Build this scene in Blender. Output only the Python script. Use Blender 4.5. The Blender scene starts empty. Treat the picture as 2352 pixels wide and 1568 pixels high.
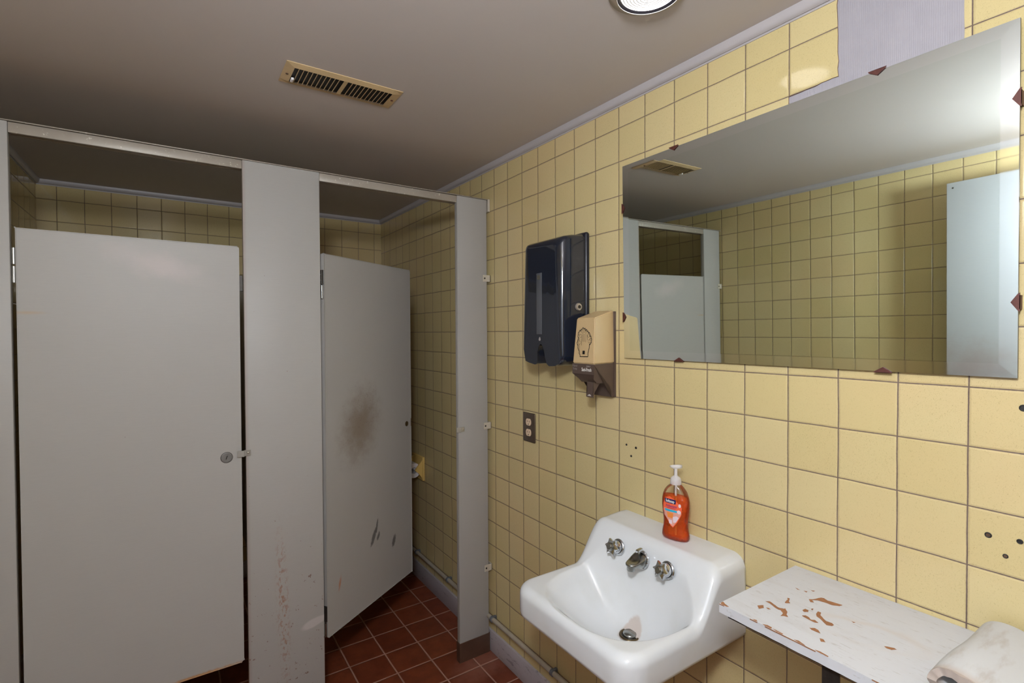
import bpy, bmesh, math, random
from mathutils import Vector, Matrix

# ------------------------------------------------------------------ camera, world, lamps, exposure
S = bpy.context.scene
COL = S.collection
cam_data = bpy.data.cameras.new('camera')
cam = bpy.data.objects.new('camera', cam_data)
COL.objects.link(cam)
YAW, PITCH, ROLL = 0.5922, -0.0172, -0.0051
CAM_H = 1.47                      # lens height above the floor
fw = Vector((math.sin(YAW) * math.cos(PITCH), math.cos(YAW) * math.cos(PITCH), math.sin(PITCH)))
r0 = Vector((math.cos(YAW), -math.sin(YAW), 0)); u0 = r0.cross(fw)
rt = r0 * math.cos(ROLL) + u0 * math.sin(ROLL)
up = -r0 * math.sin(ROLL) + u0 * math.cos(ROLL)
cam.matrix_world = Matrix(((rt.x, up.x, -fw.x, 0), (rt.y, up.y, -fw.y, 0), (rt.z, up.z, -fw.z, CAM_H), (0, 0, 0, 1)))
cam_data.sensor_width = 36.0
cam_data.lens = 1160.6 / 2352 * 36.0
cam_data.clip_start = 0.02
S.camera = cam

world = bpy.data.worlds.new('world'); S.world = world
world.use_nodes = True
world.node_tree.nodes['Background'].inputs[0].default_value = (0.55, 0.6, 0.7, 1)
world.node_tree.nodes['Background'].inputs[1].default_value = 0.02

GLOBE_STRENGTH = 200.0             # unseen opal globe added overhead as the main light
GLOBE_COLOR = (0.90, 0.95, 1.0)
LENS_STRENGTH = 9.0              # round lamp over the sink
LENS_COLOR = (1.0, 0.95, 0.90)

vs = S.view_settings
S.display_settings.display_device = 'sRGB'
vs.view_transform = 'Standard'; vs.look = 'None'; vs.gamma = 1.0; vs.use_curve_mapping = False
vs.exposure = 0.0
random.seed(7)

# ------------------------------------------------------------------ measures (metres, floor at z = 0)
ZF = 0.0
def ceil_z(y): return CAM_H + 0.743 + 0.011 * y     # the ceiling drops a little towards the entrance
ZC = CAM_H + 0.80                                     # top of the wall slabs
XR, XL = 1.2137, -0.554
YB, YN = 3.4285, -2.20
T = 0.1095
def Z(z): return z + CAM_H

# ------------------------------------------------------------------ mesh helpers
def newobj(name, bm, mat=None, parent=None, smooth=False, loc=None):
    me = bpy.data.meshes.new(name)
    bmesh.ops.recalc_face_normals(bm, faces=bm.faces)
    bm.to_mesh(me); bm.free()
    if smooth:
        for p in me.polygons: p.use_smooth = True
    o = bpy.data.objects.new(name, me); COL.objects.link(o)
    if mat:
        for m in (mat if isinstance(mat, (list, tuple)) else [mat]): me.materials.append(m)
    if parent: o.parent = parent
    return o

def auto(o, ang=35):
    me = o.data
    for p in me.polygons: p.use_smooth = True
    try: me.set_sharp_from_angle(angle=math.radians(ang))
    except Exception: pass
    return o

def box(bm, lo, hi, bev=0.0, seg=2, rot=None, pivot=None):
    lo = Vector(lo); hi = Vector(hi)
    r = bmesh.ops.create_cube(bm, size=1.0)
    vv = r['verts']
    for v in vv:
        v.co = Vector((lo[i] + (v.co[i] + 0.5) * (hi[i] - lo[i]) for i in range(3)))
    if bev > 0:
        es = list({e for v in vv for e in v.link_edges})
        rr = bmesh.ops.bevel(bm, geom=es, offset=bev, segments=seg, profile=0.5, affect='EDGES')
        vv = list({v for f in rr['faces'] for v in f.verts} | {v for v in vv if v.is_valid})
    if rot is not None:
        p = Vector(pivot)
        for v in vv: v.co = p + rot @ (v.co - p)
    return vv

def frame_from(d):
    d = Vector(d).normalized()
    a = Vector((0, 0, 1)) if abs(d.z) < 0.9 else Vector((1, 0, 0))
    x = a.cross(d).normalized(); y = d.cross(x)
    return x, y, d

def lathe(bm, prof, origin=(0, 0, 0), axis=(0, 0, 1), n=40, closed=False):
    """prof: list of (radius, height)"""
    x, y, d = frame_from(axis); o = Vector(origin)
    rings = []
    for r, h in prof:
        if r < 1e-6: rings.append([bm.verts.new(o + d * h)])
        else: rings.append([bm.verts.new(o + d * h + x * (r * math.cos(2 * math.pi * k / n)) + y * (r * math.sin(2 * math.pi * k / n))) for k in range(n)])
    for a, b in zip(rings, rings[1:]):
        for k in range(n):
            k2 = (k + 1) % n
            if len(a) == 1 and len(b) == 1: continue
            if len(a) == 1: bm.faces.new((a[0], b[k], b[k2]))
            elif len(b) == 1: bm.faces.new((a[k], a[k2], b[0]))
            else: bm.faces.new((a[k], a[k2], b[k2], b[k]))
    return rings

def cyl(bm, p0, p1, r, n=24, bev=0.0):
    p0 = Vector(p0); p1 = Vector(p1); L = (p1 - p0).length
    if bev: prof = [(0, 0), (r - bev, 0), (r, bev), (r, L - bev), (r - bev, L), (0, L)]
    else: prof = [(0, 0), (r, 0), (r, L), (0, L)]
    lathe(bm, prof, p0, p1 - p0, n)

def tube(bm, pts, r, n=12):
    rings = []
    for i, p in enumerate(pts):
        p = Vector(p)
        d = Vector(pts[min(i + 1, len(pts) - 1)]) - Vector(pts[max(i - 1, 0)])
        x, y, d = frame_from(d)
        rings.append([bm.verts.new(p + x * r * math.cos(2 * math.pi * k / n) + y * r * math.sin(2 * math.pi * k / n)) for k in range(n)])
    for a, b in zip(rings, rings[1:]):
        for k in range(n): bm.faces.new((a[k], a[(k + 1) % n], b[(k + 1) % n], b[k]))
    bm.faces.new(rings[0]); bm.faces.new(rings[-1])

def prism(bm, pts, vec):
    """extrude a closed 3D polygon along vec"""
    vec = Vector(vec)
    a = [bm.verts.new(Vector(p)) for p in pts]
    b = [bm.verts.new(Vector(p) + vec) for p in pts]
    n = len(pts)
    fa = bm.faces.new(a); fb = bm.faces.new(b)
    for k in range(n): bm.faces.new((a[k], a[(k + 1) % n], b[(k + 1) % n], b[k]))
    bmesh.ops.triangulate(bm, faces=[fa, fb], ngon_method='EAR_CLIP')
    return a + b

def sstep(a, b, x):
    t = max(0.0, min(1.0, (x - a) / (b - a))); return t * t * (3 - 2 * t)

def thing(o, label, cat, group=None):
    o['label'] = label; o['category'] = cat
    if group: o['group'] = group
    return o
def empty(name, loc, label, cat, group=None):
    o = bpy.data.objects.new(name, None); COL.objects.link(o); o.location = loc
    o.empty_display_size = 0.05
    S.view_layers[0].update()
    return thing(o, label, cat, group)
def adopt(child, parent):
    """keep the child's world-space mesh while parenting to an empty placed elsewhere"""
    child.parent = parent
    child.matrix_parent_inverse = Matrix.Translation(parent.location).inverted()
    return child
def struct(o): o['kind'] = 'structure'; return o

# ------------------------------------------------------------------ material helpers
class NT:
    def __init__(s, name):
        s.m = bpy.data.materials.new(name); s.m.use_nodes = True
        s.t = s.m.node_tree; s.t.nodes.clear()
        s.out = s.t.nodes.new('ShaderNodeOutputMaterial')
        s.b = s.t.nodes.new('ShaderNodeBsdfPrincipled')
        s.t.links.new(s.b.outputs[0], s.out.inputs[0])
        s._tc = None
    def N(s, typ, **kw):
        n = s.t.nodes.new(typ)
        for k, v in kw.items(): setattr(n, k, v)
        return n
    def L(s, a, b): s.t.links.new(a, b)
    def set(s, sock, v):
        if isinstance(v, bpy.types.NodeSocket): s.L(v, sock)
        else: sock.default_value = v
    def math(s, op, a, b=None, c=None, clamp=False):
        n = s.N('ShaderNodeMath', operation=op); n.use_clamp = clamp
        s.set(n.inputs[0], a)
        if b is not None: s.set(n.inputs[1], b)
        if c is not None: s.set(n.inputs[2], c)
        return n.outputs[0]
    def sm(s, x, a, b, lo=0.0, hi=1.0):
        n = s.N('ShaderNodeMapRange', interpolation_type='SMOOTHSTEP')
        s.set(n.inputs[0], x); s.set(n.inputs[1], a); s.set(n.inputs[2], b); s.set(n.inputs[3], lo); s.set(n.inputs[4], hi)
        return n.outputs[0]
    def co(s):
        if not s._tc: s._tc = s.N('ShaderNodeTexCoord').outputs['Object']
        return s._tc
    def xyz(s):
        n = s.N('ShaderNodeSeparateXYZ'); s.L(s.co(), n.inputs[0]); return n.outputs
    def noise(s, scale, detail=3, rough=0.55, vec=None, dist=0.0, stretch=None):
        n = s.N('ShaderNodeTexNoise'); n.inputs['Scale'].default_value = scale
        n.inputs['Detail'].default_value = detail; n.inputs['Roughness'].default_value = rough
        n.inputs['Distortion'].default_value = dist
        v = vec if vec is not None else s.co()
        if stretch:
            mp = s.N('ShaderNodeMapping'); mp.inputs['Scale'].default_value = stretch; s.L(v, mp.inputs[0]); v = mp.outputs[0]
        s.L(v, n.inputs['Vector']); return n.outputs['Fac']
    def mix(s, f, a, b):
        n = s.N('ShaderNodeMix', data_type='RGBA'); s.set(n.inputs[0], f)
        for sock, v in ((n.inputs[6], a), (n.inputs[7], b)):
            if isinstance(v, (tuple, list)): sock.default_value = (*v[:3], 1)
            else: s.L(v, sock)
        return n.outputs[2]
    def bump(s, h, strength=0.3, dist=0.002):
        n = s.N('ShaderNodeBump'); n.inputs['Strength'].default_value = strength; n.inputs['Distance'].default_value = dist
        s.L(h, n.inputs['Height']); s.L(n.outputs[0], s.b.inputs['Normal']); return n
    def base(s, c, rough=0.5, metal=0.0, spec=0.5, coat=0.0):
        s.set(s.b.inputs['Base Color'], (*c[:3], 1) if isinstance(c, (tuple, list)) else c)
        s.set(s.b.inputs['Roughness'], rough); s.b.inputs['Metallic'].default_value = metal
        s.b.inputs['Specular IOR Level'].default_value = spec
        s.b.inputs['Coat Weight'].default_value = coat
        return s
    def blob(s, a, b, ca, cb, ra, rb, ang=0.0, soft=0.5, wob=None, wamt=0.0):
        """soft elliptical mask around (ca, cb) in the plane of sockets a, b"""
        da = s.math('SUBTRACT', a, ca); db = s.math('SUBTRACT', b, cb)
        c, si = math.cos(ang), math.sin(ang)
        p = s.math('ADD', s.math('MULTIPLY', da, c / ra), s.math('MULTIPLY', db, si / ra))
        q = s.math('ADD', s.math('MULTIPLY', da, -si / rb), s.math('MULTIPLY', db, c / rb))
        d = s.math('SQRT', s.math('ADD', s.math('MULTIPLY', p, p), s.math('MULTIPLY', q, q)))
        if wob is not None: d = s.math('ADD', d, s.math('MULTIPLY', s.math('SUBTRACT', wob, 0.5), wamt))
        return s.sm(d, 1.0 - soft, 1.0 + soft * 0.4, 1.0, 0.0)

def srgb(r, g, b):
    f = lambda c: (c / 255 / 12.92) if c / 255 <= 0.04045 else ((c / 255 + 0.055) / 1.055) ** 2.4
    return (f(r), f(g), f(b))

def flat(name, c, rough=0.5, metal=0.0, spec=0.5, coat=0.0, nscale=None, namt=0.12, bump=0.0):
    m = NT(name)
    if nscale:
        n = m.noise(nscale, 4)
        dark = tuple(x * (1 - namt * 1.6) for x in c)
        lite = tuple(min(1, x * (1 + namt)) for x in c)
        m.base(m.mix(n, dark, lite), rough, metal, spec, coat)
        if bump: m.bump(n, bump, 0.001)
    else: m.base(c, rough, metal, spec, coat)
    return m.m

def tile_mat(name, ia, ib, oa, ob, pa, pb, gw, body, grout, floor=False):
    m = NT(name)
    X = m.xyz(); a = X[ia]; b = X[ib]
    wobn = m.noise(9, 2, 0.5)
    wob = m.math('MULTIPLY', m.math('SUBTRACT', wobn, 0.5), 0.0030)
    ua = m.math('DIVIDE', m.math('SUBTRACT', m.math('ADD', a, wob), oa), pa)
    ub = m.math('DIVIDE', m.math('SUBTRACT', m.math('ADD', b, wob), ob), pb)
    fa = m.math('FRACT', ua); fb = m.math('FRACT', ub)
    ea = m.math('MULTIPLY', m.math('MINIMUM', fa, m.math('SUBTRACT', 1.0, fa)), pa)
    eb = m.math('MULTIPLY', m.math('MINIMUM', fb, m.math('SUBTRACT', 1.0, fb)), pb)
    d = m.math('MINIMUM', ea, eb)
    fine = m.math('MULTIPLY', m.math('SUBTRACT', m.noise(160, 2), 0.5), 0.0007)
    d = m.math('ADD', d, fine)
    tile = m.sm(d, gw * 0.38, gw * 0.62)
    h = m.sm(d, gw * 0.3, gw * 0.5 + (0.0035 if not floor else 0.004))
    cell = m.N('ShaderNodeCombineXYZ'); m.L(m.math('FLOOR', ua), cell.inputs[0]); m.L(m.math('FLOOR', ub), cell.inputs[1])
    wn = m.N('ShaderNodeTexWhiteNoise', noise_dimensions='3D'); m.L(cell.outputs[0], wn.inputs['Vector'])
    rnd = wn.outputs['Value']; rc = m.N('ShaderNodeSeparateColor'); m.L(wn.outputs['Color'], rc.inputs[0])
    if not floor:
        c1 = m.mix(rnd, body[0], body[1])
        c1 = m.mix(m.sm(m.noise(2.2, 3), 0.35, 0.7, 0, 0.6), c1, body[2])
        # fine ochre flecks in the glaze
        sp = m.noise(620, 2, 0.6, dist=1.6, stretch=(1, 1, 0.6))
        dens = m.math('MULTIPLY_ADD', rc.outputs[1], 0.04, 0.585)
        fleck = m.sm(sp, dens, m.math('ADD', dens, 0.07), 0, 0.38)
        c1 = m.mix(fleck, c1, body[3])
        sp2 = m.noise(170, 2, 0.5, dist=0.8)
        c1 = m.mix(m.sm(sp2, 0.80, 0.82, 0, 0.6), c1, (0.13, 0.075, 0.03))
        gro = m.mix(m.noise(35, 3), grout[0], grout[1])
        col = m.mix(tile, gro, c1)
        edge = m.sm(d, gw * 0.5, gw * 0.5 + 0.003, 0.12, 0.0)
        col = m.mix(edge, col, body[3])
        rough = m.math('MULTIPLY_ADD', tile, -0.77, 0.85)
        m.base(col, rough, 0, 0.5)
        ripple = m.noise(14, 2)
        tilt = m.math('MULTIPLY', m.math('MULTIPLY', m.math('SUBTRACT', rc.outputs[0], 0.5), fa), 0.5)
        tilt2 = m.math('MULTIPLY', m.math('MULTIPLY', m.math('SUBTRACT', rc.outputs[2], 0.5), fb), 0.5)
        hh = m.math('ADD', m.math('ADD', h, m.math('MULTIPLY', ripple, 0.04)), m.math('ADD', tilt, tilt2))
        m.bump(hh, 0.8, 0.0012)
    else:
        c1 = m.mix(rnd, body[0], body[1])
        c1 = m.mix(m.sm(m.noise(14, 5, 0.65), 0.3, 0.75, 0, 0.8), c1, body[2])
        c1 = m.mix(m.sm(m.noise(120, 3, 0.7), 0.55, 0.75, 0, 0.35), c1, body[3])
        wear = m.blob(X[0], X[1], 1.12, 1.93, 0.16, 0.10, 0.3, 0.8, m.noise(30, 4), 1.2)
        c1 = m.mix(m.math('MULTIPLY', wear, 0.45), c1, (0.33, 0.15, 0.11))
        gro = m.mix(m.noise(25, 4), grout[0], grout[1])
        col = m.mix(tile, gro, c1)
        m.base(col, m.math('MULTIPLY_ADD', m.noise(20, 3), 0.25, 0.28), 0, 0.45)
        hh = m.math('ADD', h, m.math('MULTIPLY', m.noise(45, 4), 0.25))
        m.bump(hh, 0.7, 0.0018)
    return m.m

BODY = [srgb(202, 184, 133), srgb(207, 190, 143), srgb(210, 184, 138), srgb(130, 110, 68)]
GROUT = [srgb(88, 70, 62), srgb(120, 102, 98)]
M = {}
M['tile_right'] = tile_mat('yellow_tile_right', 1, 2, 0.9578, Z(-0.1037), T, T, 0.0023, BODY, GROUT)
M['tile_back'] = tile_mat('yellow_tile_back', 0, 2, -0.4769, Z(0.6849), T, T, 0.0023, BODY, GROUT)
M['tile_left'] = tile_mat('yellow_tile_left', 1, 2, YB - 0.03, Z(0.6849), T, T, 0.0023, BODY, GROUT)
M['floor'] = tile_mat('quarry_tile', 0, 1, 0.630, 1.914, 0.1600, 0.1590, 0.0060,
    [srgb(118, 56, 34), srgb(134, 68, 42), srgb(100, 46, 30), srgb(78, 36, 24)], [srgb(192, 152, 136), srgb(160, 118, 102)], True)
M['ceiling'] = flat('ceiling_paint', srgb(200, 191, 187), 0.55, nscale=3.0, namt=0.02, bump=0.05)
M['cove'] = flat('cove_paint', srgb(180, 174, 175), 0.4, nscale=18, namt=0.03)
# baseboard: scuffed lilac grey paint
m = NT('baseboard_paint'); sc = m.noise(26, 5, 0.7, stretch=(1, 0.5, 2.2))
m.base(m.mix(m.sm(sc, 0.56, 0.66, 0, 0.55), srgb(182, 175, 181), srgb(96, 86, 94)), 0.45); m.bump(sc, 0.15, 0.001); M['base'] = m.m

def panel_mat(name, kind, c=srgb(172, 169, 165)):
    """grey enamelled steel; the stains of each panel keep their own shape; the shut door has a painted sheen"""
    m = NT(name); X = m.xyz()
    br = m.noise(60, 3, 0.6, stretch=(0.5, 0.5, 8)); cl = m.noise(2.2, 3)
    col = m.mix(cl, tuple(x * 0.95 for x in c), c)
    col = m.mix(m.sm(br, 0.3, 0.8, 0, 0.10), col, tuple(x * 0.72 for x in c))
    spk = m.noise(70, 3, 0.7)
    if kind == 'mid':       # rust specks down the centre, thicker low down
        low = m.sm(X[2], Z(-0.30), Z(-1.30), 0.0, 1.0)
        th = m.math('MULTIPLY_ADD', low, -0.09, 0.74)
        dots = m.sm(spk, th, m.math('ADD', th, 0.03))
        col = m.mix(m.math('MULTIPLY', dots, 0.75), col, srgb(116, 84, 66))
        run = m.blob(X[0], X[2], 0.322, Z(-1.0), 0.022, 0.30, 0.03, 0.9)
        rn = m.sm(m.noise(110, 3, 0.7, stretch=(1, 1, 0.5)), 0.50, 0.60)
        col = m.mix(m.math('MULTIPLY', m.math('MULTIPLY', run, rn), 0.7), col, srgb(150, 104, 74))
        rub = m.blob(X[0], X[2], 0.43, Z(-1.085), 0.05, 0.018, 0.25, 0.3, m.noise(20, 3), 0.5)
        col = m.mix(m.math('MULTIPLY', rub, 0.5), col, srgb(214, 208, 206))
        edge = m.sm(X[0], 0.222, 0.209, 0, 0.30)
        col = m.mix(edge, col, srgb(140, 104, 84))
    if kind == 'door_open':
        gr = m.blob(X[0], X[2], 0.205, Z(-0.385), 0.12, 0.16, -0.4, 0.9, m.noise(22, 5, 0.65), 1.1)
        col = m.mix(m.math('MULTIPLY', gr, 0.62), col, srgb(112, 90, 66))
        gr2 = m.blob(X[0], X[2], 0.215, Z(-0.36), 0.14, 0.20, -0.5, 0.9, m.noise(22, 5, 0.65), 1.1)
        scr = m.sm(m.noise(75, 5, 0.75, dist=2.0), 0.60, 0.66)
        col = m.mix(m.math('MULTIPLY', m.math('MULTIPLY', gr2, scr), 0.75), col, srgb(84, 62, 44))
        col = m.mix(m.math('MULTIPLY', m.blob(X[0], X[2], 0.07, Z(-0.988), 0.030, 0.007, 1.35, 0.8, m.noise(60, 2), 0.7), 0.75), col, srgb(176, 110, 66))
        for (a, b, ra, rb, an) in ((0.285, -0.886, 0.042, 0.0125, 1.10), (0.309, -0.845, 0.034, 0.007, 1.35), (0.319, -0.893, 0.020, 0.0085, 1.1), (0.434, -0.958, 0.030, 0.0125, 1.25)):
            k = m.blob(X[0], X[2], a, Z(b), ra, rb, an, 0.35, m.noise(90, 3), 0.9)
            col = m.mix(m.math('MULTIPLY', k, 0.8), col, srgb(76, 74, 74))
        dots = m.sm(spk, 0.75, 0.78); col = m.mix(m.math('MULTIPLY', dots, 0.5), col, srgb(110, 90, 76))
    if kind == 'door_shut':
        dots = m.sm(spk, 0.765, 0.79); col = m.mix(m.math('MULTIPLY', dots, 0.55), col, srgb(100, 84, 74))
        k = m.blob(X[0], X[2], -0.345, Z(0.065), 0.045, 0.006, 0, 0.9, m.noise(40, 3), 0.5)
        col = m.mix(m.math('MULTIPLY', k, 0.45), col, srgb(182, 152, 108))
        k = m.blob(X[0], X[2], 0.06, Z(-1.145), 0.16, 0.007, 0, 0.9, m.noise(60, 4), 1.4)
        col = m.mix(m.math('MULTIPLY', k, 0.8), col, srgb(176, 120, 52))
        k = m.blob(X[0], X[2], -0.03, Z(0.22), 0.13, 0.045, -0.25, 0.95, m.noise(14, 4), 1.3)
        col = m.mix(m.math('MULTIPLY', k, 0.30), col, srgb(214, 196, 196))  # pale patch paints the faint highlight near the top of the door
    if kind == 'screen':
        k = m.blob(X[1], X[2], 0.70, Z(-0.20), 0.16, 0.14, 0, 0.9, m.noise(12, 5, 0.65), 1.3)
        col = m.mix(m.math('MULTIPLY', k, 0.35), col, srgb(150, 110, 92))
    if kind == 'right':
        dots = m.sm(spk, 0.75, 0.78); col = m.mix(m.math('MULTIPLY', dots, 0.4), col, srgb(110, 90, 80))
    m.base(col, m.math('MULTIPLY_ADD', br, 0.10, 0.40), 0.0, 0.30)
    h = m.math('ADD', m.math('MULTIPLY', m.noise(7, 2), 1.0), m.math('MULTIPLY', m.noise(240, 2), 0.04))
    m.bump(h, 0.25, 0.0012)
    return m.m
M['p_mid'] = panel_mat('enamel_rust_specks', 'mid')
M['p_right'] = panel_mat('enamel_scuffed', 'right')
M['p_left'] = panel_mat('enamel_plain', 'plain')
M['p_shut'] = panel_mat('enamel_shut_door', 'door_shut')
M['p_open'] = panel_mat('enamel_open_door', 'door_open')
M['p_screen'] = panel_mat('enamel_screen', 'screen', srgb(188, 191, 195))
M['rail'] = NT('headrail_paint')
m = M['rail']; n1 = m.noise(90, 4, 0.7); n2 = m.noise(12, 4)
m.base(m.mix(m.sm(n1, 0.62, 0.70), m.mix(n2, srgb(146, 137, 125), srgb(168, 159, 149)), srgb(206, 200, 190)), 0.42, 0.1); M['rail'] = m.m
M['shoe'] = flat('brushed_shoe_steel', srgb(128, 104, 88), 0.38, 0.75, nscale=14, namt=0.2)
M['chrome'] = flat('chrome', srgb(205, 208, 212), 0.10, 1.0, nscale=30, namt=0.06)
M['chrome_worn'] = flat('worn_chrome', srgb(170, 172, 170), 0.24, 1.0, nscale=60, namt=0.2)
M['disc'] = flat('dull_lock_disc', srgb(136, 134, 132), 0.4, 0.4, nscale=60, namt=0.15)
M['steel'] = flat('satin_steel', srgb(206, 206, 202), 0.3, 0.75, nscale=60, namt=0.08)
M['zinc'] = flat('zinc_bracket', srgb(188, 180, 168), 0.35, 0.6, nscale=60, namt=0.12)
M['painted_metal'] = flat('painted_bracket', srgb(205, 196, 180), 0.4, 0.1, nscale=50, namt=0.08)
M['black'] = flat('black_shadow_plastic', (0.012, 0.011, 0.010), 0.5)
M['darkmetal'] = flat('dark_hinge_metal', srgb(70, 66, 62), 0.4, 0.7, nscale=80, namt=0.3)
M['brass'] = flat('tarnished_brass', srgb(104, 88, 62), 0.35, 0.8, nscale=80, namt=0.25)
m = NT('sink_enamel'); X = m.xyz()
st = m.blob(X[0], X[1], 1.03, 0.947, 0.052, 0.052, 0, 0.7, m.noise(40, 4), 0.8)
ring = m.blob(X[0], X[1], 1.016, 0.947, 0.032, 0.032, 0, 0.15, m.noise(70, 4), 0.25)
c = m.mix(m.sm(m.noise(9, 4), 0.45, 0.75, 0, 0.25), srgb(222, 224, 226), srgb(206, 205, 196))
c = m.mix(m.math('MULTIPLY', ring, 0.4), c, srgb(176, 134, 98))
spk = m.sm(m.noise(150, 2, 0.7), 0.79, 0.81); c = m.mix(m.math('MULTIPLY', spk, 0.5), c, (0.15, 0.13, 0.12))
m.base(c, 0.09, 0, 0.5, 0.25); m.bump(m.noise(9, 2), 0.05, 0.002); M['enamel'] = m.m
m = NT('shelf_paint'); n = m.noise(5, 5, 0.7, stretch=(3.0, 0.8, 1)); n2 = m.noise(90, 3, 0.6, stretch=(3.0, 0.5, 1)); n3 = m.noise(60, 4, 0.7, stretch=(1.0, 0.4, 1))
c = m.mix(m.sm(n, 0.45, 0.72, 0, 0.5), srgb(203, 204, 208), srgb(188, 184, 182))
c = m.mix(m.sm(n2, 0.60, 0.72, 0, 0.4), c, srgb(150, 140, 130)); c = m.mix(m.sm(n3, 0.68, 0.72, 0, 0.6), c, srgb(96, 86, 84))
X = m.xyz()
k = m.blob(X[0], X[1], 1.045, 0.40, 0.045, 0.10, 0.3, 0.3, m.noise(14, 4), 0.8)
k2 = m.blob(X[0], X[1], 1.040, 0.40, 0.037, 0.09, 0.3, 0.3, m.noise(14, 4), 0.8)
c = m.mix(m.math('MULTIPLY', m.math('SUBTRACT', k, k2, clamp=True), 0.18), c, srgb(198, 164, 122))
m.base(c, 0.42, 0, 0.4); m.bump(n2, 0.2, 0.0006); M['shelf'] = m.m
M['chip'] = flat('bare_plywood', srgb(158, 108, 72), 0.75, nscale=90, namt=0.3, bump=0.3)
M['wood_edge'] = flat('raw_wood_edge', srgb(150, 100, 66), 0.8, nscale=120, namt=0.3)
m = NT('patch_plaster'); w = m.N('ShaderNodeTexWave', wave_type='BANDS', bands_direction='Y'); w.inputs['Scale'].default_value = 90; w.inputs['Distortion'].default_value = 1.5
m.L(m.co(), w.inputs['Vector']); m.base(m.mix(m.noise(25, 4), srgb(152, 148, 155), srgb(166, 161, 167)), 0.5); m.bump(m.math('ADD', w.outputs['Fac'], m.noise(60, 4)), 0.25, 0.0006); M['patch'] = m.m
M['mortar'] = flat('broken_tile_edge', srgb(150, 118, 98), 0.9, nscale=120, namt=0.35, bump=0.5)
m = NT('mirror_silver'); m.base((0.80, 0.90, 0.87), 0.012, 1.0); M['mirror'] = m.m
M['mirror_edge'] = flat('mirror_edge', srgb(60, 66, 64), 0.3, 0.3)
M['clip'] = flat('rusty_brown_clip', srgb(92, 48, 40), 0.55, 0.2, nscale=160, namt=0.35, bump=0.3)
M['vent'] = flat('vent_enamel', srgb(214, 186, 142), 0.42, 0.1, nscale=24, namt=0.12)
m = NT('navy_plastic'); m.base((0.012, 0.016, 0.028), 0.09, 0, 0.6, 0.5); M['navy'] = m.m
M['navy_dark'] = flat('dark_navy_plastic', (0.010, 0.011, 0.020), 0.3)
M['window'] = flat('smoked_window', srgb(84, 86, 92), 0.25, 0, 0.5)
M['beige'] = flat('beige_plastic', srgb(198, 170, 126), 0.38, nscale=30, namt=0.03)
M['brown'] = flat('brown_plastic', srgb(84, 68, 60), 0.36, nscale=90, namt=0.1)
M['white_ink'] = flat('white_print', srgb(235, 232, 228), 0.5)
M['grey_ink'] = flat('grey_print', srgb(150, 142, 138), 0.5)
M['black_ink'] = flat('black_print', srgb(18, 14, 12), 0.5)
M['plate'] = flat('bronze_plate', srgb(112, 98, 86), 0.33, 0.7, nscale=40, namt=0.08)
M['ivory'] = flat('ivory_receptacle', srgb(232, 206, 176), 0.35)
M['pipe'] = flat('painted_pipe', srgb(176, 166, 150), 0.4, 0.1, nscale=30, namt=0.12)
M['clamp'] = flat('grey_pipe_clamp', srgb(112, 116, 124), 0.5, 0.3, nscale=60, namt=0.15)
M['tissue'] = flat('tissue_paper', srgb(226, 222, 224), 0.9, nscale=60, namt=0.04, bump=0.2)
M['ceramic'] = flat('yellow_ceramic', srgb(226, 190, 112), 0.14, coat=0.3, nscale=20, namt=0.05)
M['rolled'] = NT('stained_sheet')
m = M['rolled']; X = m.xyz(); n = m.noise(11, 5, 0.6, stretch=(0.6, 1.6, 1.4)); n2 = m.noise(26, 4, 0.6, stretch=(0.5, 2.0, 1))
c = m.mix(m.sm(n2, 0.48, 0.74, 0, 0.55), srgb(200, 201, 203), srgb(170, 160, 152))
edge = m.math('ADD', m.sm(m.math('ADD', X[0], m.math('MULTIPLY', n, 0.03)), 0.985, 0.962, 0, 0.45), 0.0)
c = m.mix(edge, c, srgb(176, 150, 130)); c = m.mix(m.sm(m.math('ADD', X[0], m.math('MULTIPLY', n, 0.006)), 0.9535, 0.9500, 0, 0.6), c, srgb(158, 140, 126))
m.base(c, 0.6); m.bump(n, 0.3, 0.003); M['rolled'] = m.m
M['light_rim'] = flat('beige_light_rim', srgb(176, 164, 146), 0.45, 0.1, nscale=30, namt=0.05)
M['light_gap'] = flat('dark_light_gap', srgb(48, 46, 54), 0.3)
M['white_rim'] = flat('white_gasket', srgb(236, 232, 232), 0.4)
def emit(name, c, st):
    m = NT(name); m.base((0.8, 0.8, 0.8), 0.3); m.b.inputs['Emission Color'].default_value = (*c, 1); m.b.inputs['Emission Strength'].default_value = st; return m.m
m = NT('lit_lens'); X = m.xyz()
rr = m.math('SQRT', m.math('ADD', m.math('POWER', m.math('SUBTRACT', X[0], 0.878), 2.0), m.math('POWER', m.math('SUBTRACT', X[1], 0.760), 2.0)))
wv = m.math('SINE', m.math('MULTIPLY', rr, 2 * math.pi / 0.0072))
m.base((0.8, 0.8, 0.8), 0.15); m.b.inputs['Emission Color'].default_value = (*LENS_COLOR, 1)
m.L(m.sm(wv, -0.25, 0.35, LENS_STRENGTH * 0.02, LENS_STRENGTH), m.b.inputs['Emission Strength']); M['lens'] = m.m
M['globe'] = emit('lit_opal_glass', GLOBE_COLOR, GLOBE_STRENGTH)

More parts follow.
